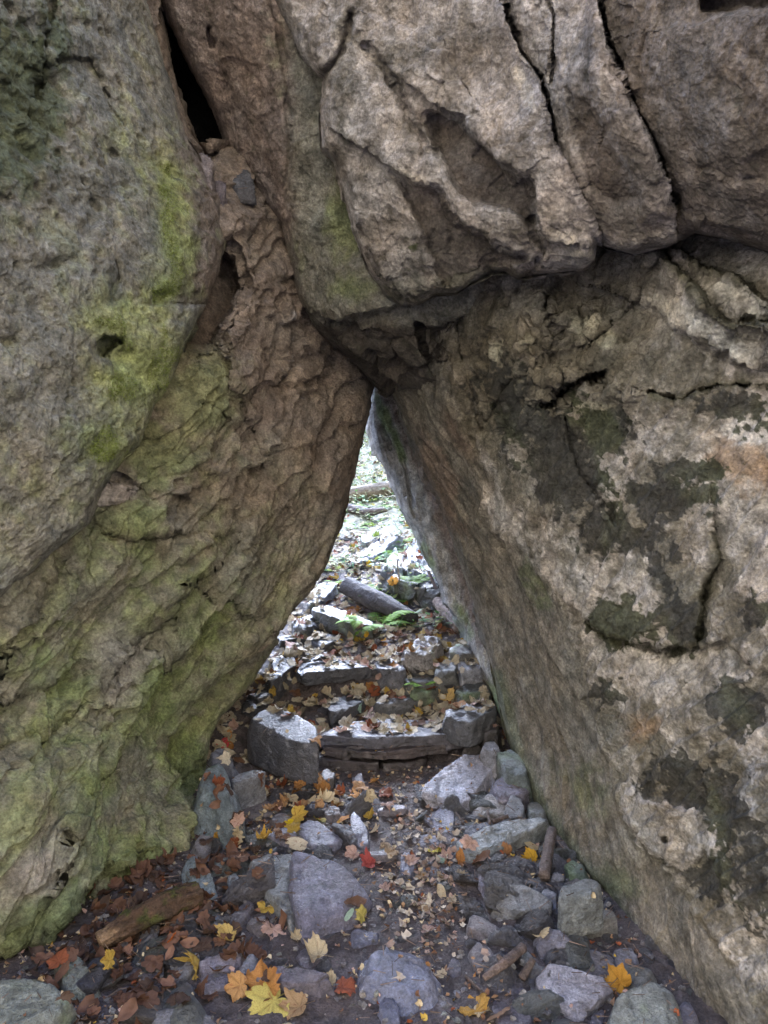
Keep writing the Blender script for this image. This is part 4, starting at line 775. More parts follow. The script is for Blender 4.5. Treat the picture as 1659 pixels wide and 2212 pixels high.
stone(cv(c5, [(465, 1930), (560, 1770), (610, 1740), (612, 1880), (560, 1960), (480, 1990)]), .06, 'dark wedge stone standing on edge near the bottom', (.17, .165, .165), -.3, .2, .13, .1, 5, M_stone, group=GN)
stone(cv(c5, [(600, 1880), (700, 1835), (880, 1840), (1070, 1890), (1095, 1940), (900, 1950), (640, 1930)]), .075, 'broad purple-brown stone with an upright front, left of the blue boulder', (.15, .13, .135), 0, .12, .18, .1, 6, M_stone, p=22, group=GN)
stone(cv(c5, [(50, 1790), (150, 1650), (230, 1690), (260, 1800), (200, 1900), (90, 1960)]), .04, 'dull grey stone left of the pinkish-brown flat one', (.17, .165, .155), 0, .2, .12, .15, 5, M_stone, group=GN)
stone(cv(c5, [(260, 1910), (350, 1860), (440, 1880), (445, 1960), (330, 1990), (270, 1960)]), .035, 'grey-violet stone in front of the pinkish-brown flat one', PU, group=GN)
stone(cv(c5, [(-30, 2120), (60, 2050), (190, 2040), (310, 2110), (390, 2200), (380, 2290), (60, 2320), (-40, 2230)]), .06, 'wide grey stone at the bottom edge left of centre', (.2, .195, .185), 0, .15, .16, .2, 5, M_stone, group=GN)
stone(cv(c3, [(-80, 2060), (30, 1972), (170, 1985), (275, 2050), (300, 2110), (240, 2170), (60, 2200), (-60, 2180)]), .13, 'large rounded green-grey cobble in the bottom left corner', (.205, .215, .165), 0, .2, .3, .3, 6, M_stone, p=8, green=.12, group=GN)
stone(cv(c3, [(215, 1925), (290, 1892), (375, 1925), (412, 2010), (380, 2060), (300, 2050), (250, 1990)]), .09, 'grey-green cobble under a rust leaf, behind the corner cobble', (.19, .2, .155), .05, .25, .22, .25, 6, M_stone, p=9, green=.12, group=GN)
stone(cv(c3, [(1640, 2140), (1659, 2090), (1720, 2110), (1740, 2200), (1660, 2212)]), .04, 'dark blue stone cut by the bottom edge near the middle', (.14, .14, .17), mat=M_wet, lvl=4, group=GN)
# right side
stone(cv(c6, [(98, 575), (225, 455), (330, 392), (440, 358), (508, 395), (498, 440), (405, 545), (335, 640), (240, 595), (130, 590)]), .12, 'large pale grey angular slab tilted toward the viewer, right of the step', (.36, .355, .37), -.08, .3, .17, .05, 6, M_stone, p=30, amp=.005, group=GN)
stone(cv(c6, [(420, 350), (440, 320), (500, 315), (520, 350), (480, 370)]), .15, 'pale stone peeking over the top of the large angular slab', (.27, .27, .27), 0, .1, .12, .05, 4, group=GN)
stone(cv(c6, [(500, 380), (560, 340), (640, 380), (680, 440), (640, 500), (540, 470)]), .14, 'green-grey stone leaning under the right boulder behind the purple stone', (.15, .17, .15), 0, .2, .25, .1, 5, green=.15, group=GN)
stone(cv(c6, [(465, 540), (560, 478), (640, 530), (675, 565), (640, 595), (500, 600)]), .13, 'purple angular stone resting on rubble beside the right boulder', (.19, .175, .20), 0, .15, .12, .05, 5, M_stone, p=26, group=GN)
stone(cv(c6, [(378, 660), (450, 580), (500, 600), (565, 660), (545, 700), (430, 690)]), .07, 'brown-grey stone under the purple angular one', TA, 0, .2, .12, .1, 5, group=GN)
stone(cv(c6, [(548, 660), (575, 595), (620, 590), (662, 650), (640, 710), (565, 720)]), .10, 'knobby grey stone between the purple stone and the pale green slab', (.2, .2, .19), 0, .3, .18, .1, 5, group=GN)
stone(cv(c6, [(660, 640), (700, 620), (770, 670), (750, 690), (670, 690)]), .08, 'green-grey flat stone tucked under the right boulder', GG, green=.2, lvl=4, group=GN)
stone(cv(c6, [(295, 845), (420, 772), (600, 712), (740, 690), (772, 725), (640, 800), (520, 850), (410, 905), (330, 895)]), .085, 'long pale green-grey slab pointing at the right boulder', (.26, .275, .245), .05, .15, .13, .1, 6, M_stone, p=20, green=.0, group=GN)
stone(cv(c6, [(125, 720), (190, 640), (240, 615), (275, 680), (285, 830), (240, 830), (180, 770)]), .03, 'flat blue-violet stone below the large angular slab', (.19, .185, .21), 0, .15, .1, .1, 5, M_stone, group=GN)
stone(cv(c6, [(90, 830), (140, 780), (200, 800), (220, 860), (110, 860)]), .015, 'small violet stone in soil below the flat blue-violet one', (.17, .165, .185), lvl=4, group=GN)
stone(cv(c6, [(0, 880), (60, 870), (75, 960), (40, 1020), (5, 990)]), .04, 'little shiny blue stone at the left of the yellow and teal leaves', (.15, .155, .19), mat=M_wet, lvl=4, group=GN)
stone(cv(c6, [(710, 870), (760, 830), (810, 820), (800, 850), (730, 885)]), .04, 'sliver of pale rock beside the right boulder above the yellow curled leaf', GG, lvl=4, group=GN)
stone(cv(c6, [(500, 1170), (512, 1060), (570, 1032), (680, 1080), (800, 1150), (790, 1195), (620, 1205)]), .065, 'broad olive-grey stone, left of the two blocks stacked by the right boulder', (.205, .20, .175), 0, .2, .16, .2, 6, M_stone, p=14, group=GN)
stone(cv(c6, [(820, 1100), (860, 1035), (950, 1008), (1040, 1055), (1058, 1095), (960, 1120), (850, 1125)]), .15, 'rough green-grey block, upper of the two stacked by the right boulder', (.185, .195, .17), 0, .1, .13, .0, 6, M_stone, p=14, green=.0, group=GN)
stone(cv(c6, [(858, 1200), (900, 1160), (1060, 1165), (1140, 1225), (1140, 1240), (900, 1245)]), .09, 'olive squared block, lower of the two stacked by the right boulder', (.21, .2, .165), 0, .05, .17, .0, 6, M_stone, p=26, group=GN)
stone(cv(c6, [(735, 1085), (770, 1060), (820, 1090), (815, 1120), (760, 1115)]), .05, 'pale stone chip left of the upper stacked block', (.28, .28, .28), lvl=4, group=GN)
stone(cv(c6, [(770, 1020), (790, 985), (850, 1010), (830, 1050), (780, 1060)]), .06, 'upright pale flake behind the stone chip', (.25, .25, .25), 0, .4, .1, 0, 4, group=GN)
stone(cv(c6, [(400, 1040), (420, 1000), (480, 1000), (500, 1060), (480, 1090), (430, 1080)]), .045, 'white-veined purple cobble left of the olive-grey stone', (.22, .2, .22), lvl=4, group=GN)
stone(cv(c6, [(850, 950), (890, 930), (950, 960), (955, 1010), (880, 1000)]), .07, 'dark green stone in the shade under the right boulder', (.10, .13, .10), green=.3, lvl=4, group=GN)
stone(cv(c6, [(338, 1275), (370, 1205), (430, 1215), (530, 1285), (525, 1310), (410, 1310)]), .045, 'brown wedge stone with a flat face, below the olive-grey stone', (.19, .165, .15), 0, .1, .1, .05, 5, group=GN)
stone(cv(c6, [(690, 1330), (720, 1290), (790, 1270), (890, 1335), (895, 1380), (800, 1400), (710, 1370)]), .055, 'mottled violet-grey stone left of the lower stacked block', (.2, .185, .19), 0, .15, .12, .15, 5, group=GN)
stone(cv(c6, [(895, 1440), (950, 1385), (1110, 1405), (1110, 1500), (1010, 1530), (900, 1490)]), .03, 'flat brown-violet stone above the big pale one', (.2, .185, .18), 0, .15, .1, .1, 5, group=GN)
stone(cv(c6, [(700, 1490), (740, 1455), (900, 1492), (1060, 1545), (1095, 1595), (1000, 1640), (960, 1715), (860, 1720), (760, 1640), (710, 1580)]), .06, 'big pale mottled stone at lower right, with a jagged near edge', (.33, .31, .305), 0, .15, .13, .05, 6, M_stone, p=26, group=GN)
stone(cv(c6, [(1060, 1715), (1150, 1610), (1330, 1520), (1410, 1580), (1445, 1700), (1420, 1850), (1080, 1850)]), .08, 'large smooth green-grey stone at the bottom right with an orange leaf on its corner', (.215, .225, .18), .05, .2, .2, .15, 6, M_stone, p=14, green=-.05, group=GN)
stone(cv(c6, [(1110, 1550), (1150, 1482), (1260, 1482), (1320, 1510), (1220, 1570)]), .05, 'olive flat stone behind the large green-grey one at bottom right', (.19, .19, .16), 0, .15, .12, .1, 5, group=GN)
stone(cv(c6, [(360, 1400), (405, 1340), (460, 1360), (505, 1430), (480, 1500), (430, 1540), (380, 1480)]), .035, 'leaf-shaped brown stone left of the forked stick', (.17, .145, .135), 0, .15, .1, .1, 5, group=GN)
stone(cv(c6, [(640, 1370), (670, 1400), (720, 1460), (690, 1485), (655, 1470)]), .04, 'small pointed grey-green stone above the big pale one', GG, lvl=4, group=GN)
stone(cv(c6, [(240, 1500), (270, 1430), (320, 1460), (320, 1520), (270, 1540)]), .015, 'small violet stone half sunk right of the blue boulder', PU, lvl=4, group=GN)
stone(cv(c6, [(1440, 1690), (1500, 1650), (1540, 1700), (1520, 1790), (1450, 1780)]), .05, 'violet stone in the shadow at the foot of the right boulder, bottom right', PU, lvl=4, group=GN)
stone(cv(c6, [(1000, 1700), (1060, 1690), (1050, 1800), (970, 1800)]), .02, 'violet-brown stone between the big pale stone and the large green-grey one', PU, lvl=4, group=GN)
stone(cv(c6, [(1110, 1390), (1180, 1365), (1230, 1430), (1220, 1480), (1130, 1460)]), .03, 'flaky pale stone below the lower stacked block', (.24, .23, .23), lvl=4, group=GN)
stone(cv(c6, [(20, 1640), (260, 1620), (290, 1690), (250, 1760), (30, 1780)]), .012, 'muddy dark stone sheet in the path below the blue boulder', (.105, .09, .09), amp=.008, group=GN)
stone(cv(c6, [(500, 1600), (640, 1590), (700, 1700), (680, 1800), (520, 1820), (480, 1700)]), .012, 'muddy violet stone sheet left of the big pale stone', (.12, .105, .115), amp=.008, group=GN)
# wedged stones in the slot, upper left
for o_, lab, cc, yy in (([(415, 335), (440, 320), (462, 345), (455, 370), (425, 372)], 'tan stone wedged at the bottom of the dark slot', (.24, .20, .165), 3.02),
                        ([(478, 350), (498, 330), (540, 365), (560, 400), (530, 410), (488, 385)], 'dark grey stone jammed in the slot beside the slanting slab', (.12, .12, .115), 3.2),
                        ([(455, 395), (475, 380), (490, 400), (480, 425)], 'little brown stone below the two wedged in the slot', (.17, .14, .125), 3.05)):
    stone(o_, 0, lab, cc, 0, 1.2, .14, 0, 4, M_face, Y=yy, group='stones jammed in the slot')

# loose small stones : countable rubble
def loose_rock(seed):
    rng = np.random.default_rng(seed); planes = []
    for k in range(13):
        n = rng.normal(size=3); n /= np.linalg.norm(n); planes.append((n, rng.uniform(.55, 1.)))
    P, F, d = poly_rock(planes, (1, rng.uniform(.6, .95), rng.uniform(.4, .7)), 4, seed, 26, .05, 2.4, chips=6)
    T = np.ones((len(P), 3))*(1 + .3*fbm(P*2, 3, seed)[:, None]); return P, F, T
ROCKS = [loose_rock(500 + i) for i in range(8)]
M_loose = NT('loose_stone')
_tc = M_loose.n('ShaderNodeTexCoord').outputs['Object']; _oc = M_loose.n('ShaderNodeObjectInfo').outputs['Color']
_at = M_loose.n('ShaderNodeAttribute', attribute_name='tint').outputs['Color']; _n = M_loose.noise(_tc, 2.4, 8, .65)
_c = M_loose.mix(1., M_loose.mix(1., _oc, _at, 'MULTIPLY'), M_loose.ramp(_n, [(.3, g3(.65)), (.7, g3(1.4))]), 'MULTIPLY'); M_loose.l(_c, M_loose.b.inputs['Base Color'])
M_loose.b.inputs['Roughness'].default_value = .55; M_loose.bump(_n, .25); M_loose = M_loose.m
rock_me = [mesh_np('small_stone', P, tris=F, tint=np.clip(T, .3, 2)) for P, F, T in ROCKS]
for me in rock_me: me.materials.append(M_loose)
pal = [(.20, .195, .20), (.17, .155, .155), (.24, .23, .22), (.14, .125, .125), (.2, .21, .19), (.27, .255, .245), (.18, .18, .21)]
def scatter_rocks(n, xr, yr, size, label, group, dens=None, seed=0):
    rng = np.random.default_rng(seed); k = 0
    while k < n:
        x = rng.uniform(*xr); y = rng.uniform(*yr)
        if dens and rng.random() > dens(x, y): continue
        k += 1; i = rng.integers(8); o = link('small_stone', rock_me[i]); s = rng.uniform(*size)*rng.uniform(.6, 1.)
        o.location = (x, y, float(gz(x, y)) - s*.06); o.scale = (s, s*rng.uniform(.7, 1.2), s*rng.uniform(.35, .8)); o.rotation_euler = (rng.normal()*.25, rng.normal()*.25, rng.uniform(0, 6.28))
        c = np.array(pal[rng.integers(len(pal))])*rng.uniform(.45, .85)*np.array([.93, .95, 1.08]); o.color = (*c, 1)
        tag(o, label, 'small stone', group)
        q = ROCKS[i]; Mx = np.array(Matrix.LocRotScale(o.location, o.rotation_euler, o.scale)); STONES.append((q[0] @ Mx[:3, :3].T + Mx[:3, 3], q[1]))
def wallx_r(y): return np.interp(y, [1.8, 2.14, 2.66, 3.07], [.72, .67, .56, .5])
def wallx_l(y): return np.interp(y, [2.05, 2.2, 2.64, 3.12], [-1.0, -.9, -.68, -.72])
scatter_rocks(90, (.1, .95), (1.7, 3.15), (.018, .05), 'small angular stone in the rubble along the foot of the right boulder', 'rubble stones by the right boulder', lambda x, y: math.exp(-((x - wallx_r(y) + .12)/.2)**2), 1)
scatter_rocks(60, (-1., -.1), (2.0, 3.15), (.018, .045), 'small angular stone among dead leaves near the foot of the left boulder', 'rubble stones by the left boulder', lambda x, y: math.exp(-((x - wallx_l(y) - .22)/.2)**2), 2)
scatter_rocks(34, (.15, .95), (1.7, 3.1), (.05, .12), 'flat medium stone bedded in the rubble near the right boulder', 'medium stones by the right boulder', lambda x, y: math.exp(-((x - wallx_r(y) + .2)/.2)**2), 5)
scatter_rocks(34, (-.9, .1), (1.7, 3.1), (.05, .11), 'flat medium stone bedded in leaves and soil on the left of the trail', 'medium stones left of the trail', lambda x, y: math.exp(-((x - wallx_l(y) - .35)/.2)**2), 6)
scatter_rocks(60, (-.5, .6), (1.7, 3.1), (.012, .032), 'pebble-sized stone trodden into the open trail soil', 'pebbles in the trail', None, 3)
scatter_rocks(70, (-1.2, .9), (3.35, 6.5), (.03, .09), 'dark angular stone poking through leaf litter on the slope beyond the arch', 'small rocks on the slope', None, 4)

# ------------------------------------------------------------------ surface for dropping things on
def surface_tree():
    V = [GP.reshape(-1, 3)]; n = len(V[0])
    T = [np.concatenate([GQ[:, [0, 1, 2]], GQ[:, [0, 2, 3]]])]
    keep = (GP.reshape(-1, 3)[T[0][:, 0]][:, 1] < 22) & (GP.reshape(-1, 3)[T[0][:, 0]][:, 1] > 1) & (np.abs(GP.reshape(-1, 3)[T[0][:, 0]][:, 0]) < 8); T[0] = T[0][keep]
    for P, F in STONES: V.append(P); T.append(F + n); n += len(P)
    return BVHTree.FromPolygons(np.concatenate(V).tolist(), np.concatenate(T).tolist())
BV = surface_tree()
def drop(x, y):
    h = BV.ray_cast(Vector((x, y, 6)), Vector((0, 0, -1))); return (h[0], h[1]) if h[0] else (None, None)
def see(px, py):
    r = ray(px, py); h = BV.ray_cast(Vector((0, 0, CAMZ)), Vector(r).normalized()); return (h[0], h[1]) if h[0] else (None, None)

# ------------------------------------------------------------------ leaves
def leaf_mesh(kind, seed, rings=5, na=72, curl=.25):
    rng = np.random.default_rng(seed)
    th = np.linspace(0, 2*math.pi, na, endpoint=False)
    if kind == 'maple':
        hf = [(90, 1.0), (81, .80), (74, .84), (66, .66), (58, .72), (50, .84), (40, .96), (32, .76), (24, .80), (14, .62), (4, .64), (-10, .68), (-22, .60), (-38, .52), (-62, .42), (-82, .24)]
        key = sorted([(a % 360, r*rng.uniform(.92, 1.06)) for a, r in hf + [(180 - a, r) for a, r in hf[1:]] + [(270, .12)]]); ka = np.array([k[0] for k in key]); kr = np.array([k[1] for k in key])
        ka = np.r_[ka[-1]-360, ka, ka[0]+360]; kr = np.r_[kr[-1], kr, kr[0]]
        R = np.interp(np.degrees(th), ka, kr); R *= 1 + .05*rng.normal(size=na)*(R > .4)
    else:
        R = 1/np.sqrt((np.cos(th)/.42)**2 + (np.sin(th)/.95)**2)*(1 + .03*np.cos(th*20))
    V = [(0, 0, 0)]
    for k in range(1, rings+1):
        f = k/rings
        for t, r in zip(th, R): V.append((r*f*math.cos(t), r*f*math.sin(t), 0))
    V = np.array(V); tris = [(0, 1 + i, 1 + (i+1) % na) for i in range(na)]; q = []
    for k in range(rings-1):
        a = 1 + k*na; b = a + na
        for i in range(na): j = (i+1) % na; q.append((a+i, b+i, b+j, a+j))
    r = np.hypot(V[:, 0], V[:, 1]); ang = np.degrees(np.arctan2(V[:, 1], V[:, 0]))
    vein = np.zeros(len(V))
    for a in ((90, 38, 142, -18, 198) if kind == 'maple' else (90, -90)):
        dd = np.abs((ang - a + 180) % 360 - 180); vein = np.maximum(vein, np.exp(-(np.radians(dd)*r/.03)**2)*(r > .02))
    fold = rng.uniform(.3, 1.0)*curl; d = rng.uniform(0, 3.14); s = V[:, 0]*math.cos(d) + V[:, 1]*math.sin(d)
    z = fold*s*s*rng.choice([1, 1, -.6]) + .10*curl*4*fbm(np.c_[V[:, :2]*1.6, np.full(len(V), seed*.37)], 3, 7)*(.3 + r) + .25*curl*np.abs(V[:, 0]) - .03*vein
    tip = rng.choice([0, 1, 1]); z += tip*curl*1.3*np.clip(r - .55, 0, 1)**1.5*np.sin(np.radians(ang)*rng.integers(1, 4) + seed)
    P = np.c_[V[:, :2]*(1 - .12*curl*r[:, None]), z]
    T = np.ones((len(V), 3))*(1 + .18*fbm(P*2.5, 3, seed)[:, None]) ; T *= 1 - .28*vein[:, None]; T *= (1 - .22*sstep(.75, 1.05, r/1.)[:, None]*np.array([.3, .8, 1.]))
    sp = sstep(.32, .5, fbm(P*5, 2, seed+3))[:, None]; T *= 1 - sp*np.array([.35, .5, .5])
    # petiole
    n0 = len(P); st = []; L = rng.uniform(.4, .8); bend = rng.uniform(-.3, .3)
    for k in range(5):
        f = k/4; c = np.array([bend*f*f, -.12 - L*f if kind == 'maple' else -.9 - .3*f, .03 + .08*f])
        for m_ in range(3): a = m_*2.09; st.append(c + .012*np.array([math.cos(a), 0, math.sin(a)]))
    P = np.r_[P, st]; T = np.r_[T, np.full((15, 3), .8)]
    for k in range(4):
        for m_ in range(3): q.append((n0+k*3+m_, n0+k*3+(m_+1) % 3, n0+k*3+3+(m_+1) % 3, n0+k*3+3+m_))
    return P, np.array(q), np.array(tris), np.clip(T, .1, 1.6), n0
LEAF = [leaf_mesh('maple', 20+i, curl=[.35, .6, .85, 1.1, 1.4, .7, 1.0][i % 7]) for i in range(10)] + [leaf_mesh('oval', 60+i, 3, 30, [.3, .6, .9][i]) for i in range(3)]
leaf_me = []
blade_me = []; stem_me = []
for L in LEAF:
    me = mesh_np('leaf', L[0], L[1], L[2], L[3]); me.materials.append(M_leaf); leaf_me.append(me); n0 = L[4]
    me = mesh_np('blade', L[0][:n0], L[1][:-12], L[2], L[3][:n0]); me.materials.append(M_leaf); blade_me.append(me)
    me = mesh_np('stem', L[0][n0:], L[1][-12:] - n0, None, L[3][n0:]); me.materials.append(M_leaf); stem_me.append(me)
YE = (.52, .36, .08); OR = (.40, .20, .07); CR = (.60, .50, .33); RU = (.30, .10, .05); RD = (.40, .045, .04); LBR = (.20, .11, .07); PY = (.50, .43, .13); PP = (.58, .40, .34); TEAL = (.40, .58, .50); WH = (.66, .60, .48); GN_ = (.2, .33, .06)
def orient(nrm, rz, tilt=.0, rng=random):
    n = Vector(nrm); n = Vector((n.x + rng.uniform(-tilt, tilt), n.y + rng.uniform(-tilt, tilt), max(n.z, .35))).normalized()
    return (n.to_track_quat('Z', 'Y') @ __import__('mathutils').Quaternion((0, 0, 1), rz))
def leaf_obj(i, p, nrm, size, rz, col, label, group=None, tilt=.2, lift=.3):
    named = group == 'named fallen leaves'; o = link('leaf', None if named else leaf_me[i]); o.rotation_mode = 'QUATERNION'; o.rotation_quaternion = orient(nrm, rz, tilt)
    o.location = p + Vector(nrm)*(size*.05*lift + .004); o.scale = (size,)*3
    o.color = (*col, 1); tag(o, label, 'leaf', None if named else group)
    if named:
        for nm, me in (('blade', blade_me[i]), ('stem', stem_me[i])): link(nm, me, None, o).color = (*col, 1)
    return o
HL = [  # px, py, width in px, colour, label, mesh, rz
 (575, 2128, 92, OR, 'large curled orange maple leaf, upper one of the overlapping pair at the bottom edge', 3, .3), (592, 2168, 100, PY, 'broad yellow maple leaf under the orange one at the bottom edge', 0, 2.2),
 (740, 2138, 62, (.36, .11, .06), 'glossy rust-red maple leaf near the bottom, left of the blue boulder', 2, .2), (716, 2125, 36, CR, 'curled tan leaf touching the rust-red maple leaf', 4, 1.2),
 (1028, 2188, 80, (.52, .30, .07), 'ragged golden-brown leaf at the bottom edge right of centre', 3, 2.9), (1340, 2122, 60, (.58, .30, .05), 'orange leaf draped over the corner of the green-grey stone', 2, .8),
 (430, 2095, 78, (.50, .36, .10), 'folded golden leaf left of the wedge stone at bottom left', 4, .5), (520, 2130, 60, (.48, .28, .12), 'torn tan-orange leaf left of the bottom orange pair', 3, 2.),
 (690, 2068, 66, CR, 'long rolled cream leaf with its stem up, on the broad purple-brown stone', 4, -.9), (650, 2178, 64, (.40, .27, .15), 'brown flat leaf on the bottom edge below the purple-brown stone', 1, 2.5),
 (235, 2075, 40, YE, 'golden leaf beside the grey-green cobble at lower left', 3, 1.), (128, 2080, 48, RU, 'rust-brown leaf lying on the grey-green cobble', 2, .4),
 (496, 2022, 52, (.60, .44, .16), 'cupped yellow-tan leaf in front of the dark bar stone', 4, 2.6), (368, 2040, 34, (.62, .17, .04), 'small vivid orange-red leaf below the rotten log', 4, 1.4),
 (325, 1980, 32, YE, 'small yellow leaf lying behind the rotten log', 2, .6), (580, 1965, 56, YE, 'golden maple leaf against the large central stone', 2, .1),
 (590, 2012, 62, PP, 'pinkish wilted leaf below the large central stone', 3, 1.9), (640, 2030, 30, CR, 'small cream leaf standing right of the pinkish wilted one', 4, 0),
 (752, 1975, 26, TEAL, 'pale blue-green oval leaf at the lower right of the large central stone', 10, 2.), (780, 1978, 38, PY, 'pale yellow leaf touching the blue-green oval one', 2, .6),
 (513, 1775, 38, PP, 'pinkish maple leaf topmost of the pile against the left boulder', 1, .4), (512, 1800, 44, CR, 'cream leaf in the middle of the pile against the left boulder', 3, 2.),
 (470, 1808, 24, (.6, .33, .05), 'small orange-yellow leaf at the left of the leaf pile', 3, 1.), (565, 1815, 46, (.58, .36, .07), 'curled golden-orange leaf right of the leaf pile', 4, 2.8),
 (505, 1825, 40, RU, 'rust leaf at the foot of the leaf pile', 3, 1.3), (622, 1780, 32, (.75, .55, .03), 'bright yellow maple leaf with its stem hanging down, left of the blue-purple stone', 0, 3.1),
 (690, 1775, 34, PY, 'pale yellow-green leaf behind the orange-brown leaf on the blue-purple stone', 1, 1.), (739, 1775, 38, (.55, .27, .08), 'orange-brown leaf on the right of the blue-purple flat stone', 0, .2),
 (642, 1823, 48, WH, 'long pale folded leaf on top of the large central stone', 12, 1.4), (765, 1845, 40, PP, 'pink and cream leaf right above the red leaf', 3, 1.5), (800, 1868, 46, (.42, .09, .08), 'dull red maple leaf on the trail right of the large central stone', 1, .7),
 (935, 1838, 42, (.68, .60, .10), 'bright yellow maple leaf in the middle of the trail', 0, 2.2), (948, 1860, 30, TEAL, 'pale green-blue leaf just under the bright yellow one', 0, 3.4),
 (995, 1862, 40, (.52, .24, .08), 'tan-orange curled leaf right of the yellow and green-blue pair', 4, .3), (1155, 1858, 42, (.66, .40, .05), 'cupped golden leaf near the foot of the right boulder', 4, 2.), (1090, 1840, 46, (.42, .22, .11), 'brown curled leaf resting on the pale green-grey slab', 3, 1.),
 (1015, 1820, 46, PP, 'wilted pink-brown leaf on the pale end of the green-grey slab', 2, 2.), (957, 2110, 26, (.62, .52, .36), 'small cream leaf lying right of the blue boulder', 0, 1.),
 (805, 1692, 32, (.55, .27, .08), 'orange leaf upright in the soil below the first step', 1, .2), (895, 1695, 14, OR, 'tiny orange leaf in the dark soil under the step', 1, 1.),
 (690, 1705, 22, CR, 'pale oval leaf with clear midrib in the leaf drift under the step', 11, .3), (605, 1700, 38, RU, 'rust curled leaf at the left of the drift under the step', 4, .3), (650, 1700, 36, OR, 'orange leaf in the middle of the drift under the step', 3, 1.), (730, 1715, 34, (.55, .3, .12), 'orange-tan leaf at the right of the drift under the step', 3, 2.),
 (965, 1510, 46, (.62, .45, .2), 'large tan maple leaf drooping over the step near the right boulder', 4, .2), (775, 1532, 24, TEAL, 'pale green-blue leaf on the first tread among cream leaves', 1, .5), (700, 1665-40, 10, CR, 'little cream leaf on the capstone lip', 1, .5),
 (497, 1588, 26, OR, 'orange leaf poking up by the left boulder edge', 3, 2.), (480, 1612, 40, (.45, .05, .07), 'crimson leaf by the left boulder edge', 2, .4), (490, 1640, 34, WH, 'cream leaf in front of the crimson one', 2, 1.),
 (680, 1505, 16, YE, 'small yellow-orange leaf on the first tread, left part', 3, 0), (760, 1392, 20, YE, 'small yellow leaf left of the fern, lower', 2, 0), (736, 1388, 18, (.7, .4, .04), 'small golden leaf beside the yellow one left of the fern', 3, 1.),
 (793, 1371, 18, (.65, .38, .04), 'golden leaf tucked under the fern', 3, 1.), (830, 1385, 16, (.65, .35, .04), 'golden leaf right below the fern', 2, 1.), (752, 1318, 22, RU, 'rust leaf on the sloping grey-green slab', 3, .3), (928, 1335, 26, RU, 'dark orange leaf left of the broken grey wood', 3, 1.),
 (799, 1222, 18, (.7, .48, .05), 'yellow leaf at the lower edge of the flat blue slab', 1, 1.), (850, 1258, 30, (.6, .33, .08), 'orange leaf in front of the dark mossy rock', 3, .3), (745, 1126, 15, (.7, .36, .04), 'orange leaf high on the left beside the gap edge', 2, .4), (875, 1130, 12, (.7, .38, .04), 'orange leaf high on the right beside the gap edge', 2, .4),
]
for px, py, w, col, lab, mi, rz in HL:
    p, n = see(px, py)
    if p is None: continue
    s = w/F0*p.length_squared**.5*.56 if False else w/F0*(p - Vector((0, 0, CAMZ))).length*.60
    leaf_obj(mi, p, n, s, rz, col, lab, 'named fallen leaves', .25, 1.)
random.seed(5); rg = random.Random(9)
cols_near = [(LBR, 4), (CR, 5), (RU, .7), ((.34, .22, .14), 4), (OR, .5), (PP, 1.5), (YE, .8)]; cols_far0 = [(WH, 7), ((.56, .50, .38), 7), (OR, 1.), (YE, .8), (LBR, 2.5), (RU, .9), (PP, 1.5)]
cols_far = [(tuple(v*.62 for v in c), k) for c, k in cols_far0]
def pick(l):
    c = rg.choices([a for a, _ in l], [b for _, b in l])[0]; k = rg.uniform(.8, 1.15); return tuple(min(.8, v*k) for v in c)
def fam(c):
    if c[0] > .5 and c[1] > .43: return 'pale cream'
    if c[0] > .5 and c[2] > .25: return 'pinkish tan'
    if c[0] > .5: return 'golden'
    if c[0] > .4: return 'orange'
    return 'brown'
def scatter_leaves(n, xr, yr, dens, cols, size, where, grp, curlset):
    k = 0
    while k < n:
        x = rg.uniform(*xr); y = rg.uniform(*yr)
        if rg.random() > dens(x, y): continue
        p, nr = drop(x, y)
        if p is None: continue
        k += 1; c = pick(cols); leaf_obj(rg.choice(curlset), p, nr, rg.uniform(*size), rg.uniform(0, 6.28), c, f'{fam(c)} dry leaf {where}', grp, .35, rg.uniform(.5, 2))
g_ = lambda x, y, cx, cy, rx, ry: math.exp(-((x-cx)/rx)**2 - ((y-cy)/ry)**2)
scatter_leaves(46, (-1., .0), (1.8, 2.8), lambda x, y: g_(x, y, -.72, 2.2, .22, .4), [((.13, .07, .05), 6), ((.19, .10, .065), 4), (RU, .7), ((.09, .06, .05), 3)], (.03, .055), 'in the brown drift at the foot of the left boulder', 'brown drift leaves', [3, 4, 6, 8, 9])
scatter_leaves(30, (-.6, .1), (2.5, 3.2), lambda x, y: g_(x, y, -.25, 2.95, .25, .16), [(OR, 1.6), (CR, 4), (RU, 1), ((.45, .27, .14), 4), (YE, .6)], (.035, .055), 'in the drift below the first step', 'leaves below the step', [1, 2, 3, 4, 6])
scatter_leaves(22, (-.1, .5), (1.9, 3.0), lambda x, y: g_(x, y, .10, 2.5, .13, .4), [((.45, .38, .28), 6), (WH, 1), ((.40, .28, .24), 3), ((.35, .26, .17), 4)], (.022, .04), 'flattened on the middle of the trail', 'trail leaves', [1, 2, 3, 6, 9])
scatter_leaves(90, (-.9, .6), (3.3, 4.5), lambda x, y: 1., cols_far, (.035, .055), 'on the treads just beyond the arch', 'tread leaves', list(range(10)))
scatter_leaves(24, (-.8, .8), (1.7, 3.0), lambda x, y: .5, cols_near, (.03, .05), 'lying loose between the floor stones', 'loose floor leaves', list(range(13)))
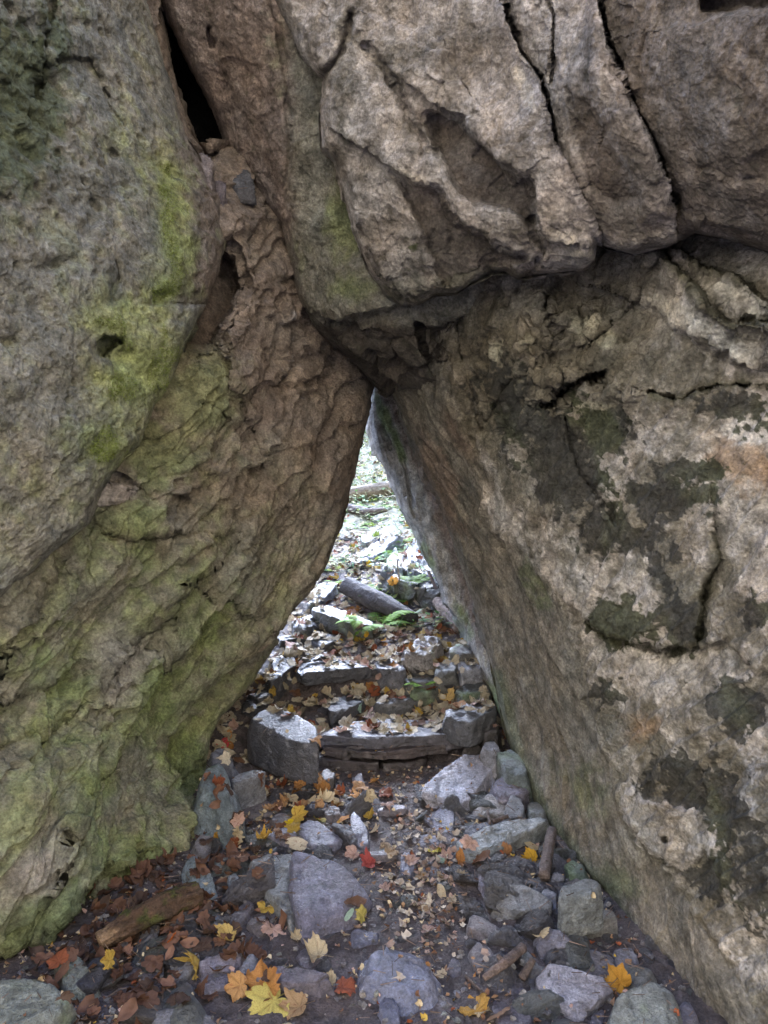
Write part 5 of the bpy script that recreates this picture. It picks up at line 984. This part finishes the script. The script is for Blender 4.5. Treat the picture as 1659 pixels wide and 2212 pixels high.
# the rest of the litter : one object each
def litter(name, n, sampler, cols, size, seed, tilt=.35, scraps=False):
    rng = np.random.default_rng(seed); LM = [leaf_mesh('maple', 120+i, 2, 30, [.2, .5, .8, 1.][i % 4]) for i in range(0 if scraps else 6)] + [leaf_mesh('oval', 160+i, 2, 9 if scraps else 12, .8) for i in range(6 if scraps else 2)]
    if scraps: LM = [(P*np.array([1, .6, 1])*(1 + .35*rng.normal(size=(len(P), 1))), q[:-12], t, T) for P, q, t, T, _ in LM]
    VV, QQ, TT, CC = [], [], [], []; n0 = 0
    for _ in range(n):
        x, y = sampler(rng); p, nr = drop(x, y)
        if p is None: continue
        if not scraps and y > 3 and p[2] > gz(x, y) + .05 and rng.random() < .65: continue
        if scraps and p[2] > gz(x, y) + .02 and rng.random() < .9: continue
        P, q, t, T = LM[rng.integers(len(LM))][:4]; s = rng.uniform(*size); M3 = np.array(orient(nr, rng.uniform(0, 6.28), tilt).to_matrix())
        VV.append((P*s*np.array([1, rng.uniform(.7, 1), 1])) @ M3.T + np.array(p) + np.array(nr)*(.004 + s*.12*rng.random())); QQ.append(q + n0); TT.append(t + n0); c = np.array(pick(cols)); CC.append(T*c); n0 += len(P)
    o = link(name, mesh_np(name, np.concatenate(VV), np.concatenate(QQ), np.concatenate(TT), np.concatenate(CC)), M_litter); return o
tag(litter('leaf_litter', 4200, lambda r: (r.uniform(-1.3, 1.2), 3.3 + 3.2*r.random()**1.3), cols_far, (.025, .05), 1), 'pale dry leaf litter covering the treads and slope beyond the arch', 'leaf litter', kind='stuff')
tag(litter('hillside_litter', 2000, lambda r: (r.uniform(-2.5, 2), 6 + 10*r.random()), cols_far + [((.22, .32, .08), 12), ((.40, .36, .10), 6)], (.04, .07), 2), 'sunlit leaf litter on the hillside high in the gap', 'leaf litter', kind='stuff')
def floor_s(r):
    while 1:
        x = r.uniform(-1.1, 1.); y = r.uniform(1.6, 3.25); d = .25 + .9*math.exp(-((x - wallx_l(y) - .2)/.25)**2) + .6*math.exp(-((x - .1)/.12)**2) + .5*math.exp(-((x - wallx_r(y) + .1)/.15)**2)
        if r.random() < d: return x, y
tag(litter('leaf_fragments', 2200, floor_s, cols_near, (.006, .022), 3, .8, True), 'broken brown leaf fragments over the trail floor', 'leaf fragments', kind='stuff')
def drift_s(r):
    while 1:
        x = .12 + r.normal()*.1; y = r.uniform(1.9, 3.1)
        if r.random() < g_(x, y, .12, 2.35, .2, .35) + .15: return x, y
tag(litter('trampled_leaves', 240, drift_s, [((.42, .37, .32), 5), ((.5, .45, .38), 2), ((.36, .27, .23), 3), ((.26, .2, .17), 3)], (.010, .034), 14, .5, True), 'trampled pale leaf scraps down the middle of the trail', 'trampled leaves', kind='stuff')
tag(litter('brown_litter', 220, lambda r: (-.72 + r.normal()*.17, 2.2 + r.normal()*.28), [((.13, .075, .055), 5), ((.18, .10, .07), 4), ((.08, .055, .045), 3)], (.025, .05), 4, .7), 'dark brown crumpled leaf litter at the foot of the left boulder', 'leaf litter', kind='stuff')
# pebbles and needles
def pebbles(n, seed):
    rng = np.random.default_rng(seed); V0, F0_ = ico(2); VV, FF, CC = [], [], []; n0 = 0
    for _ in range(n):
        x, y = floor_s(rng) if rng.random() < .8 else (rng.uniform(-.6, .6), rng.uniform(3.3, 4.5)); p, nr = drop(x, y)
        if p is None: continue
        if p[2] > gz(x, y) + .02: continue
        s = rng.uniform(.003, .012); P = V0*(1 + .25*rng.normal(size=(len(V0), 1)))*s*np.array([1, rng.uniform(.6, 1), rng.uniform(.4, .7)]); a = rng.uniform(0, 6.28)
        R_ = np.array([[math.cos(a), -math.sin(a), 0], [math.sin(a), math.cos(a), 0], [0, 0, 1]])
        VV.append(P @ R_.T + np.array(p)); FF.append(F0_ + n0); n0 += len(P); CC.append(np.ones((len(P), 3))*np.array(pal[rng.integers(7)])*rng.uniform(.6, 1.2))
    o = link('gravel', mesh_np('gravel', np.concatenate(VV), tris=np.concatenate(FF), tint=np.concatenate(CC), smooth=False), M_stone); tag(o, 'fine gravel crumbs pressed into the dark trail soil', 'gravel', kind='stuff')
pebbles(2600, 8)

# ------------------------------------------------------------------ wood
def tube(pts, rad, seg=20, seed=0, amp=.1, sub=24, grain=1.):
    p = np.array(pts, float); d = np.r_[0, np.cumsum(np.linalg.norm(p[1:] - p[:-1], axis=1))]; t = np.linspace(0, d[-1], sub)
    C_ = np.stack([np.interp(t, d, p[:, i]) for i in range(3)], -1); R_ = np.interp(t, d, rad)
    for _ in range(3): C_[1:-1] = (C_[:-2] + 2*C_[1:-1] + C_[2:])/4
    Tn = np.gradient(C_, axis=0); Tn /= np.linalg.norm(Tn, axis=1)[:, None]; up = np.array([0, 0, 1.]) if abs(Tn[0, 2]) < .9 else np.array([1., 0, 0])
    X = np.cross(Tn, up); X /= np.linalg.norm(X, axis=1)[:, None]; Z = np.cross(X, Tn); a = np.linspace(0, 2*math.pi, seg, endpoint=False)
    off = np.cos(a)[None, :, None]*X[:, None] + np.sin(a)[None, :, None]*Z[:, None]
    q = np.stack([np.cos(a)[None]*2.2 + 0*t[:, None], np.sin(a)[None]*2.2 + 0*t[:, None], (t/np.mean(rad))[:, None]*.35*grain + 0*a[None]], -1)
    r = R_[:, None]*(1 + amp*fbm(q + seed*2.3, 4, seed, .65)*1.6 + amp*.8*fbm(q*np.array([4, 4, .6]) + seed, 3, seed+2))
    P = C_[:, None] + off*r[..., None]; V = P.reshape(-1, 3); Q = []
    for i in range(sub-1):
        for j in range(seg): k = (j+1) % seg; Q.append((i*seg+j, i*seg+k, (i+1)*seg+k, (i+1)*seg+j))
    V = np.r_[V, [C_[0] - Tn[0]*R_[0]*.15], [C_[-1] + Tn[-1]*R_[-1]*.15]]; n = len(V); T = [(j, n-2, (j+1) % seg) for j in range(seg)] + [((sub-1)*seg+j, (sub-1)*seg+(j+1) % seg, n-1) for j in range(seg)]
    g = fbm(q*np.array([2, 2, .5]) + seed, 4, seed+4, .6).reshape(-1); return V, np.array(Q), np.array(T), np.r_[g, 0, 0], seg, sub
def on(px, py, lift=0.):
    p, n = see(px, py); return np.array(p) + np.array([0, 0, lift])
def log(name, pts, rad, col, label, cat='log', seed=1, amp=.12, seg=28, sub=60, bands=None, parent=None):
    V, Q, T, g, *_ = tube(pts, rad, seg, seed, amp, sub); c = np.array(col)*(1 + .5*g[:, None]); 
    if bands is not None: c = bands(V, c, g)
    o = link(name, mesh_np(name, V, Q, T, np.clip(c, .01, .9)), M_wood, parent)
    if label: tag(o, label, cat)
    return o
p0 = on(*c7(630, 455), .07); p1 = on(*c7(1020, 625), .0); yy = max(p0[1]*.62 + p1[1]*.38, p1[1]); q1 = np.array(c7(1030, 590)); p1 = np.array(at(q1[0], q1[1], min(p1[1], p0[1] - .15)))
log('log', [p0, (p0+p1)/2 + [0, 0, .0], p1], [.055, .062, .04], (.055, .052, .06), 'short weathered grey log lying aslant among the ferns in the gap', seed=3)
a, b = on(*c8(380, 1165), .05), on(*c8(860, 1125), .09); log('log', [a + (a-b)*.5, a, (a+b)/2 + [0, 0, .01], b + (b-a)*.6], [.09, .085, .08, .08], (.20, .18, .15), 'pale fallen log lying across the hillside at the top of the gap', seed=5)
a, b, c_ = on(*c8(385, 1250), .03), on(*c8(560, 1310), .05), on(*c8(720, 1310), .08); log('branch', [a, b, c_], [.05, .045, .02], (.12, .10, .10), 'dark crooked branch just below the pale fallen log', 'branch', 6, seg=14)
a, b, c_ = on(*c7(1165, 540), .06), on(*c7(1240, 600), .05), on(*c7(1325, 690), .05); log('broken_branch', [a, b, c_], [.03, .05, .045], (.27, .235, .225), 'broken grey-brown wood leaning beside the right boulder edge', 'branch', 7, .25)
a, b = on(*c7(1115, 400), .1), on(*c7(1190, 500), .03); log('stick', [a, b], [.009, .012], (.2, .17, .18), 'thin grey stick by the dark mossy rock', 'stick', 8, seg=8, sub=14)
a = on(*c7(945, 360), .0); b = np.array(at(np.array(c7(930, 235)[0]), np.array(c7(930, 235)[1]), a[1])); log('dead_stalk', [a, b], [.006, .005], (.4, .38, .36), 'thin pale dead stalk standing upright in front of the dark mossy rock', 'stalk', 9, seg=6, sub=12)
a, b = on(*c7(800, 880), .02), on(*c7(905, 985), .01); log('twig', [a, b], [.004, .004], (.16, .13, .12), 'thin bent twig lying on the leaves left of the blue-grey rock', 'twig', 10, seg=6, sub=12)
# rotten log, lower left
a, b = on(*c3(430, 1905), .035), on(*c3(860, 1705), .045)
def rot(V, c, g):
    f = np.clip((V - a) @ (b - a)/((b-a) @ (b-a)), 0, 1); c = mixc(c, C(.30, .20, .12), sstep(.16, .06, f + .3*g)); n = fbm(V*22, 3, 4); m = sstep(.05, .35, n + .1)*sstep(.12, .3, f)*sstep(-.02, .03, V[:, 2] - np.interp(f, [0, 1], [a[2], b[2]]) + .015); return mixc(c, C(.06, .075, .015), m*.85)
log('rotten_log', [a, a*.7 + b*.3 + [0, .005, .01], a*.35 + b*.65 + [.0, .0, .012], b], [.024, .034, .038, .034], (.085, .052, .034), 'short rotten brown log with moss and a pale broken end beside the left boulder', seed=11, amp=.3, seg=44, sub=90, bands=rot)
a, m_, b = on(*c4(430, 2045), .02), on(*c4(520, 1985), .025), on(*c4(600, 1925), .03); st = log('forked_stick', [a, m_, b], [.008, .014, .013], (.19, .14, .12), 'forked brown stick lying in the soil right of the blue boulder', 'stick', 12, seg=12, sub=30)
log('fork', [m_, on(*c4(490, 1960), .03)], [.009, .006], (.18, .135, .115), None, seed=13, seg=8, sub=10, parent=st)
a, b = on(*c4(690, 1600), .02), on(*c4(725, 1440), .06); log('broken_stick', [a, b], [.02, .016], (.15, .125, .12), 'upright brown-grey splinter of wood in the rubble by the right boulder', 'stick', 14, .3, 12, 20)
for i, (q0, q1, r, lab) in enumerate([(c6(290, 690), c6(330, 760), .004, 'thin twig below the large angular slab'), (c6(480, 750), c6(560, 725), .009, 'short dark stick behind the pale green-grey slab'), (c6(455, 690), c6(465, 760), .006, 'upright little twig left of the knobby grey stone'), (c6(340, 1540), c6(430, 1640), .004, 'thin dark twig below the leaf-shaped brown stone'), (c6(630, 1570), c6(690, 1480), .012, 'brown bark piece against the left of the big pale stone'), (c5(1010, 1575), c5(1060, 1620), .002, 'fine twig below the large central stone'), (c6(720, 1640), c6(765, 1730), .003, 'fine twig touching the near edge of the big pale stone')]):
    log('twig', [on(*q0, r), on(*q1, r + .006)], [r, r*.8], (.14, .105, .09), lab, 'twig', 20+i, seg=8, sub=12)
# root hanging over the step
a = on(*c7(860, 1235), .004); b = on(*c7(905, 1275), .006); q = [a, b, np.array(at(*[np.array(v) for v in c7(912, 1330)], b[1] - .02)), np.array(at(*[np.array(v) for v in c7(870, 1365)], b[1] - .03))]
log('root', q, [.002, .004, .0035, .0015], (.26, .2, .17), 'thin pale root curling over the lip of the first step', 'root', 30, seg=6, sub=30)
random.seed(3)
def needles(n):
    VV, QQ, CC = [], [], []; k = 0; rng = np.random.default_rng(4)
    for _ in range(n):
        x, y = floor_s(rng) if rng.random() < .6 else (rng.uniform(-.9, .6), rng.uniform(3.3, 5)); p, nr = drop(x, y)
        if p is None: continue
        L = rng.uniform(.01, .05); a = rng.uniform(0, 6.28); d = np.array([math.cos(a), math.sin(a), rng.normal()*.15])*L; w = np.array([-math.sin(a), math.cos(a), 0])*rng.uniform(.0006, .0014); P = np.array(p) + [0, 0, .006]
        VV += [P - w, P + w, P + d + w, P + d - w, P + [0, 0, .002], P + d + [0, 0, .002]]; QQ += [(k, k+1, k+5, k+4), (k+1, k+2, k+5, k+4), (k+2, k+3, k+5, k+4), (k+3, k, k+4, k+5)]; CC += [np.array([.2, .15, .12])*rng.uniform(.5, 1.8)]*6; k += 6
    o = link('twig_litter', mesh_np('twig_litter', np.array(VV), np.array(QQ), tint=np.array(CC)), M_litter); tag(o, 'fine dead stems and needles strewn over soil and leaves', 'twig litter', kind='stuff')
needles(1500)

# ------------------------------------------------------------------ ferns and ground cover
def frond(L, seed, green):
    rng = np.random.default_rng(seed); V = []; Q = []; Tt = []; n = 26; bend = rng.uniform(.5, .9); side = rng.uniform(-.25, .25)
    def pt(t): return np.array([side*L*t*t, L*t*(1 - .15*t), L*(bend*t - .75*bend*t*t*1.3)])
    def strip(pts, wid, nrm):
        k = len(V)
        for p, w in zip(pts, wid): V.append(p - nrm*w); V.append(p + nrm*w); Tt.extend([green*rng.uniform(.85, 1.15)]*2)
        for i in range(len(pts)-1): Q.append((k+2*i, k+2*i+1, k+2*i+3, k+2*i+2))
    strip([pt(t) for t in np.linspace(0, 1, 14)], np.linspace(.003, .0008, 14)*L/.3, np.array([1., 0, 0]))
    for i in range(n):
        t = .16 + .82*i/(n-1); c = pt(t); tn = pt(min(1, t+.02)) - pt(t-.02); tn /= np.linalg.norm(tn)
        pl = L*.27*math.sin(math.pi*min(1, (t*.92 + .08)))**.8*(1.02 - t*.55)
        for s in (-1, 1):
            d = np.array([s, .0, 0])*.92 + tn*.42 + np.array([0, 0, -.15 + rng.normal()*.08]); d /= np.linalg.norm(d); nr = np.cross(d, np.array([0, 0, 1.])); nr /= np.linalg.norm(nr)
            ts = np.linspace(0, 1, 11); w = pl*.15*np.sin(np.pi*np.clip(ts*.9 + .1, 0, 1))*(1 - .55*(np.arange(11) % 2)); strip([c + d*pl*u + np.array([0, 0, -.12*pl*u*u]) for u in ts], w, nr)
    return mesh_np('frond', np.array(V), np.array(Q), tint=np.array(Tt))
FG = np.array([.16, .30, .05]); FR = []
for i in range(5): me = frond(1., 40+i, FG*[1, .85, 1.2, 1.1, .9][i] + [0, 0, 0]); me.materials.append(M_green); FR.append(me)
def fern(px, py, size, nfr, label, seed, az0=0, az1=6.28):
    rng = random.Random(seed); p, n = see(px, py); r = bpy.data.objects.new('fern', None); COL.objects.link(r); r.location = p; tag(r, label, 'fern', 'ferns in the gap')
    for k in range(nfr):
        o = link('frond', rng.choice(FR), None, r); s = size*rng.uniform(.75, 1.1); o.scale = (s, s, s*rng.uniform(.7, 1.1)); o.rotation_euler = (rng.uniform(-.1, .3), 0, az0 + (az1-az0)*(k + rng.uniform(.2, .8))/nfr)
fern(*c7(830, 640), .30, 7, 'largest light green fern spreading over the end of the short log', 1)
fern(*c7(720, 615), .22, 4, 'fern with fronds reaching left over the sloping grey-green slab', 2, 0, 3.6)
fern(*c7(930, 500), .20, 5, 'small fern growing right behind the short log', 3)
fern(*c7(800, 440), .20, 5, 'small fern on the slope above the short log', 4)
fern(*c7(1010, 390), .26, 4, 'fern with one frond held out in front of the dark hollow', 5, -1.8, .6)
fern(*c7(850, 215), .22, 5, 'leafy fern on the upper edge of the dark mossy rock', 6)
fern(*c7(1080, 985), .11, 3, 'tiny fern sprouting from the mossy green stone on the tread', 7)
fern(*c8(400, 1240), .26, 4, 'bright fern at the left end of the pale fallen log', 8)
fern(*c8(790, 1235), .26, 4, 'fern at the right end of the pale fallen log', 9)
fern(*c7(960, 140), .18, 4, 'fern on the slope right of the flat blue slab', 10)
fern(*c7(690, 55), .24, 4, 'pale fern far up between the flat blue slab and the left boulder', 11)
fern(*c7(560, 380), .12, 3, 'tiny fern by the mossy tip of the elongated rock', 12)
def cover(n, seed):
    rng = np.random.default_rng(seed); VV, QQ, CC = [], [], []; k = 0
    for _ in range(n):
        y = 5.2 + 11*rng.random()**.8 if rng.random() < .8 else rng.uniform(4.2, 6); x = rng.uniform(-2.6, 2.2)
        if y < 7 and fbm(np.array([[x*2.5, y*2.5, 0]]), 2, 3)[0] < .05: continue
        p, nr = drop(x, y)
        if p is None: continue
        h = rng.uniform(.03, .16)*(1 if y > 6 else .6); base = np.array(p); g = .6*np.array([[.28, .36, .08], [.34, .40, .14], [.14, .30, .10], [.42, .40, .2], [.18, .38, .2]][rng.integers(5)])*rng.uniform(.8, 1.2)
        for m_ in range(rng.integers(3, 7)):
            a = rng.uniform(0, 6.28); c = base + [rng.normal()*.04, rng.normal()*.04, h*rng.uniform(.3, 1)]; s = rng.uniform(.015, .04) if rng.random() < .6 else .006
            L = s*rng.uniform(1.2, 2) if s > .01 else rng.uniform(.06, .16); d = np.array([math.cos(a), math.sin(a), rng.uniform(-.2, .6)])*L; w = np.array([-math.sin(a), math.cos(a), 0])*s*.5
            VV += [c, c + d*.5 + w, c + d, c + d*.5 - w]; QQ.append((k, k+1, k+2, k+3)); CC += [g]*4; k += 4
    o = link('undergrowth', mesh_np('undergrowth', np.array(VV), np.array(QQ), tint=np.array(CC), smooth=False), M_green); tag(o, 'low green and yellowing undergrowth over the hillside seen in the gap', 'undergrowth', kind='stuff')
cover(13000, 6)

# ------------------------------------------------------------------ light
w = bpy.data.worlds.new('World'); S.world = w; w.use_nodes = True; nt = w.node_tree; nt.nodes.clear()
EL, RO = math.radians(37), math.radians(-4)
sky = nt.nodes.new('ShaderNodeTexSky'); sky.sky_type = 'NISHITA'; sky.sun_disc = False; sky.sun_elevation = EL; sky.sun_rotation = RO
sky.air_density = .8; sky.dust_density = 3.; sky.ozone_density = 1.
bg = nt.nodes.new('ShaderNodeBackground'); bg.inputs[1].default_value = .085; ou = nt.nodes.new('ShaderNodeOutputWorld'); mx = nt.nodes.new('ShaderNodeMix'); mx.data_type = 'RGBA'; mx.blend_type = 'MULTIPLY'; mx.inputs[0].default_value = 1.; mx.inputs[7].default_value = (.82, .90, 1.04, 1)   # cool tint over the sky, for bluer light on the stone tops
nt.links.new(sky.outputs[0], mx.inputs[6]); 
tcw = nt.nodes.new('ShaderNodeTexCoord'); sx_ = nt.nodes.new('ShaderNodeSeparateXYZ'); nt.links.new(tcw.outputs['Generated'], sx_.inputs[0])
nz = nt.nodes.new('ShaderNodeTexNoise'); nz.inputs['Scale'].default_value = 5; nz.inputs['Detail'].default_value = 4; nt.links.new(tcw.outputs['Generated'], nz.inputs[0])
ad = nt.nodes.new('ShaderNodeMath'); ad.operation = 'MULTIPLY_ADD'; ad.inputs[1].default_value = .5; nt.links.new(nz.outputs[0], ad.inputs[0]); ay = nt.nodes.new('ShaderNodeMath'); ay.operation = 'MULTIPLY_ADD'; ay.inputs[1].default_value = .6; nt.links.new(sx_.outputs[1], ay.inputs[0]); nt.links.new(sx_.outputs[2], ay.inputs[2]); nt.links.new(ay.outputs[0], ad.inputs[2])
mr = nt.nodes.new('ShaderNodeMapRange'); mr.interpolation_type = 'SMOOTHSTEP'; mr.inputs[1].default_value = .55; mr.inputs[2].default_value = .95; nt.links.new(ad.outputs[0], mr.inputs[0])
mw = nt.nodes.new('ShaderNodeMix'); mw.data_type = 'RGBA'; mw.inputs[6].default_value = (1.95, 1.74, 1.42, 1); nt.links.new(mr.outputs[0], mw.inputs[0]); nt.links.new(mx.outputs[2], mw.inputs[7]); nt.links.new(mw.outputs[2], bg.inputs[0]); nt.links.new(bg.outputs[0], ou.inputs[0])
ld = bpy.data.lights.new('sun', 'SUN'); ld.energy = .5; ld.angle = math.radians(36); ld.color = (.38, .60, 1.); sun = bpy.data.objects.new('sun', ld); COL.objects.link(sun)
# sun_rotation is measured from +Y, clockwise seen from above
d = Vector((math.sin(RO)*math.cos(EL), math.cos(RO)*math.cos(EL), math.sin(EL))); sun.rotation_euler = d.to_track_quat('Z', 'Y').to_euler(); sun.location = d*20
S.view_settings.view_transform = 'Standard'; S.view_settings.look = 'None'; S.view_settings.exposure = 4.5; S.view_settings.gamma = 1.
S.cycles.max_bounces = 6; S.cycles.diffuse_bounces = 4; S.cycles.use_denoising = True
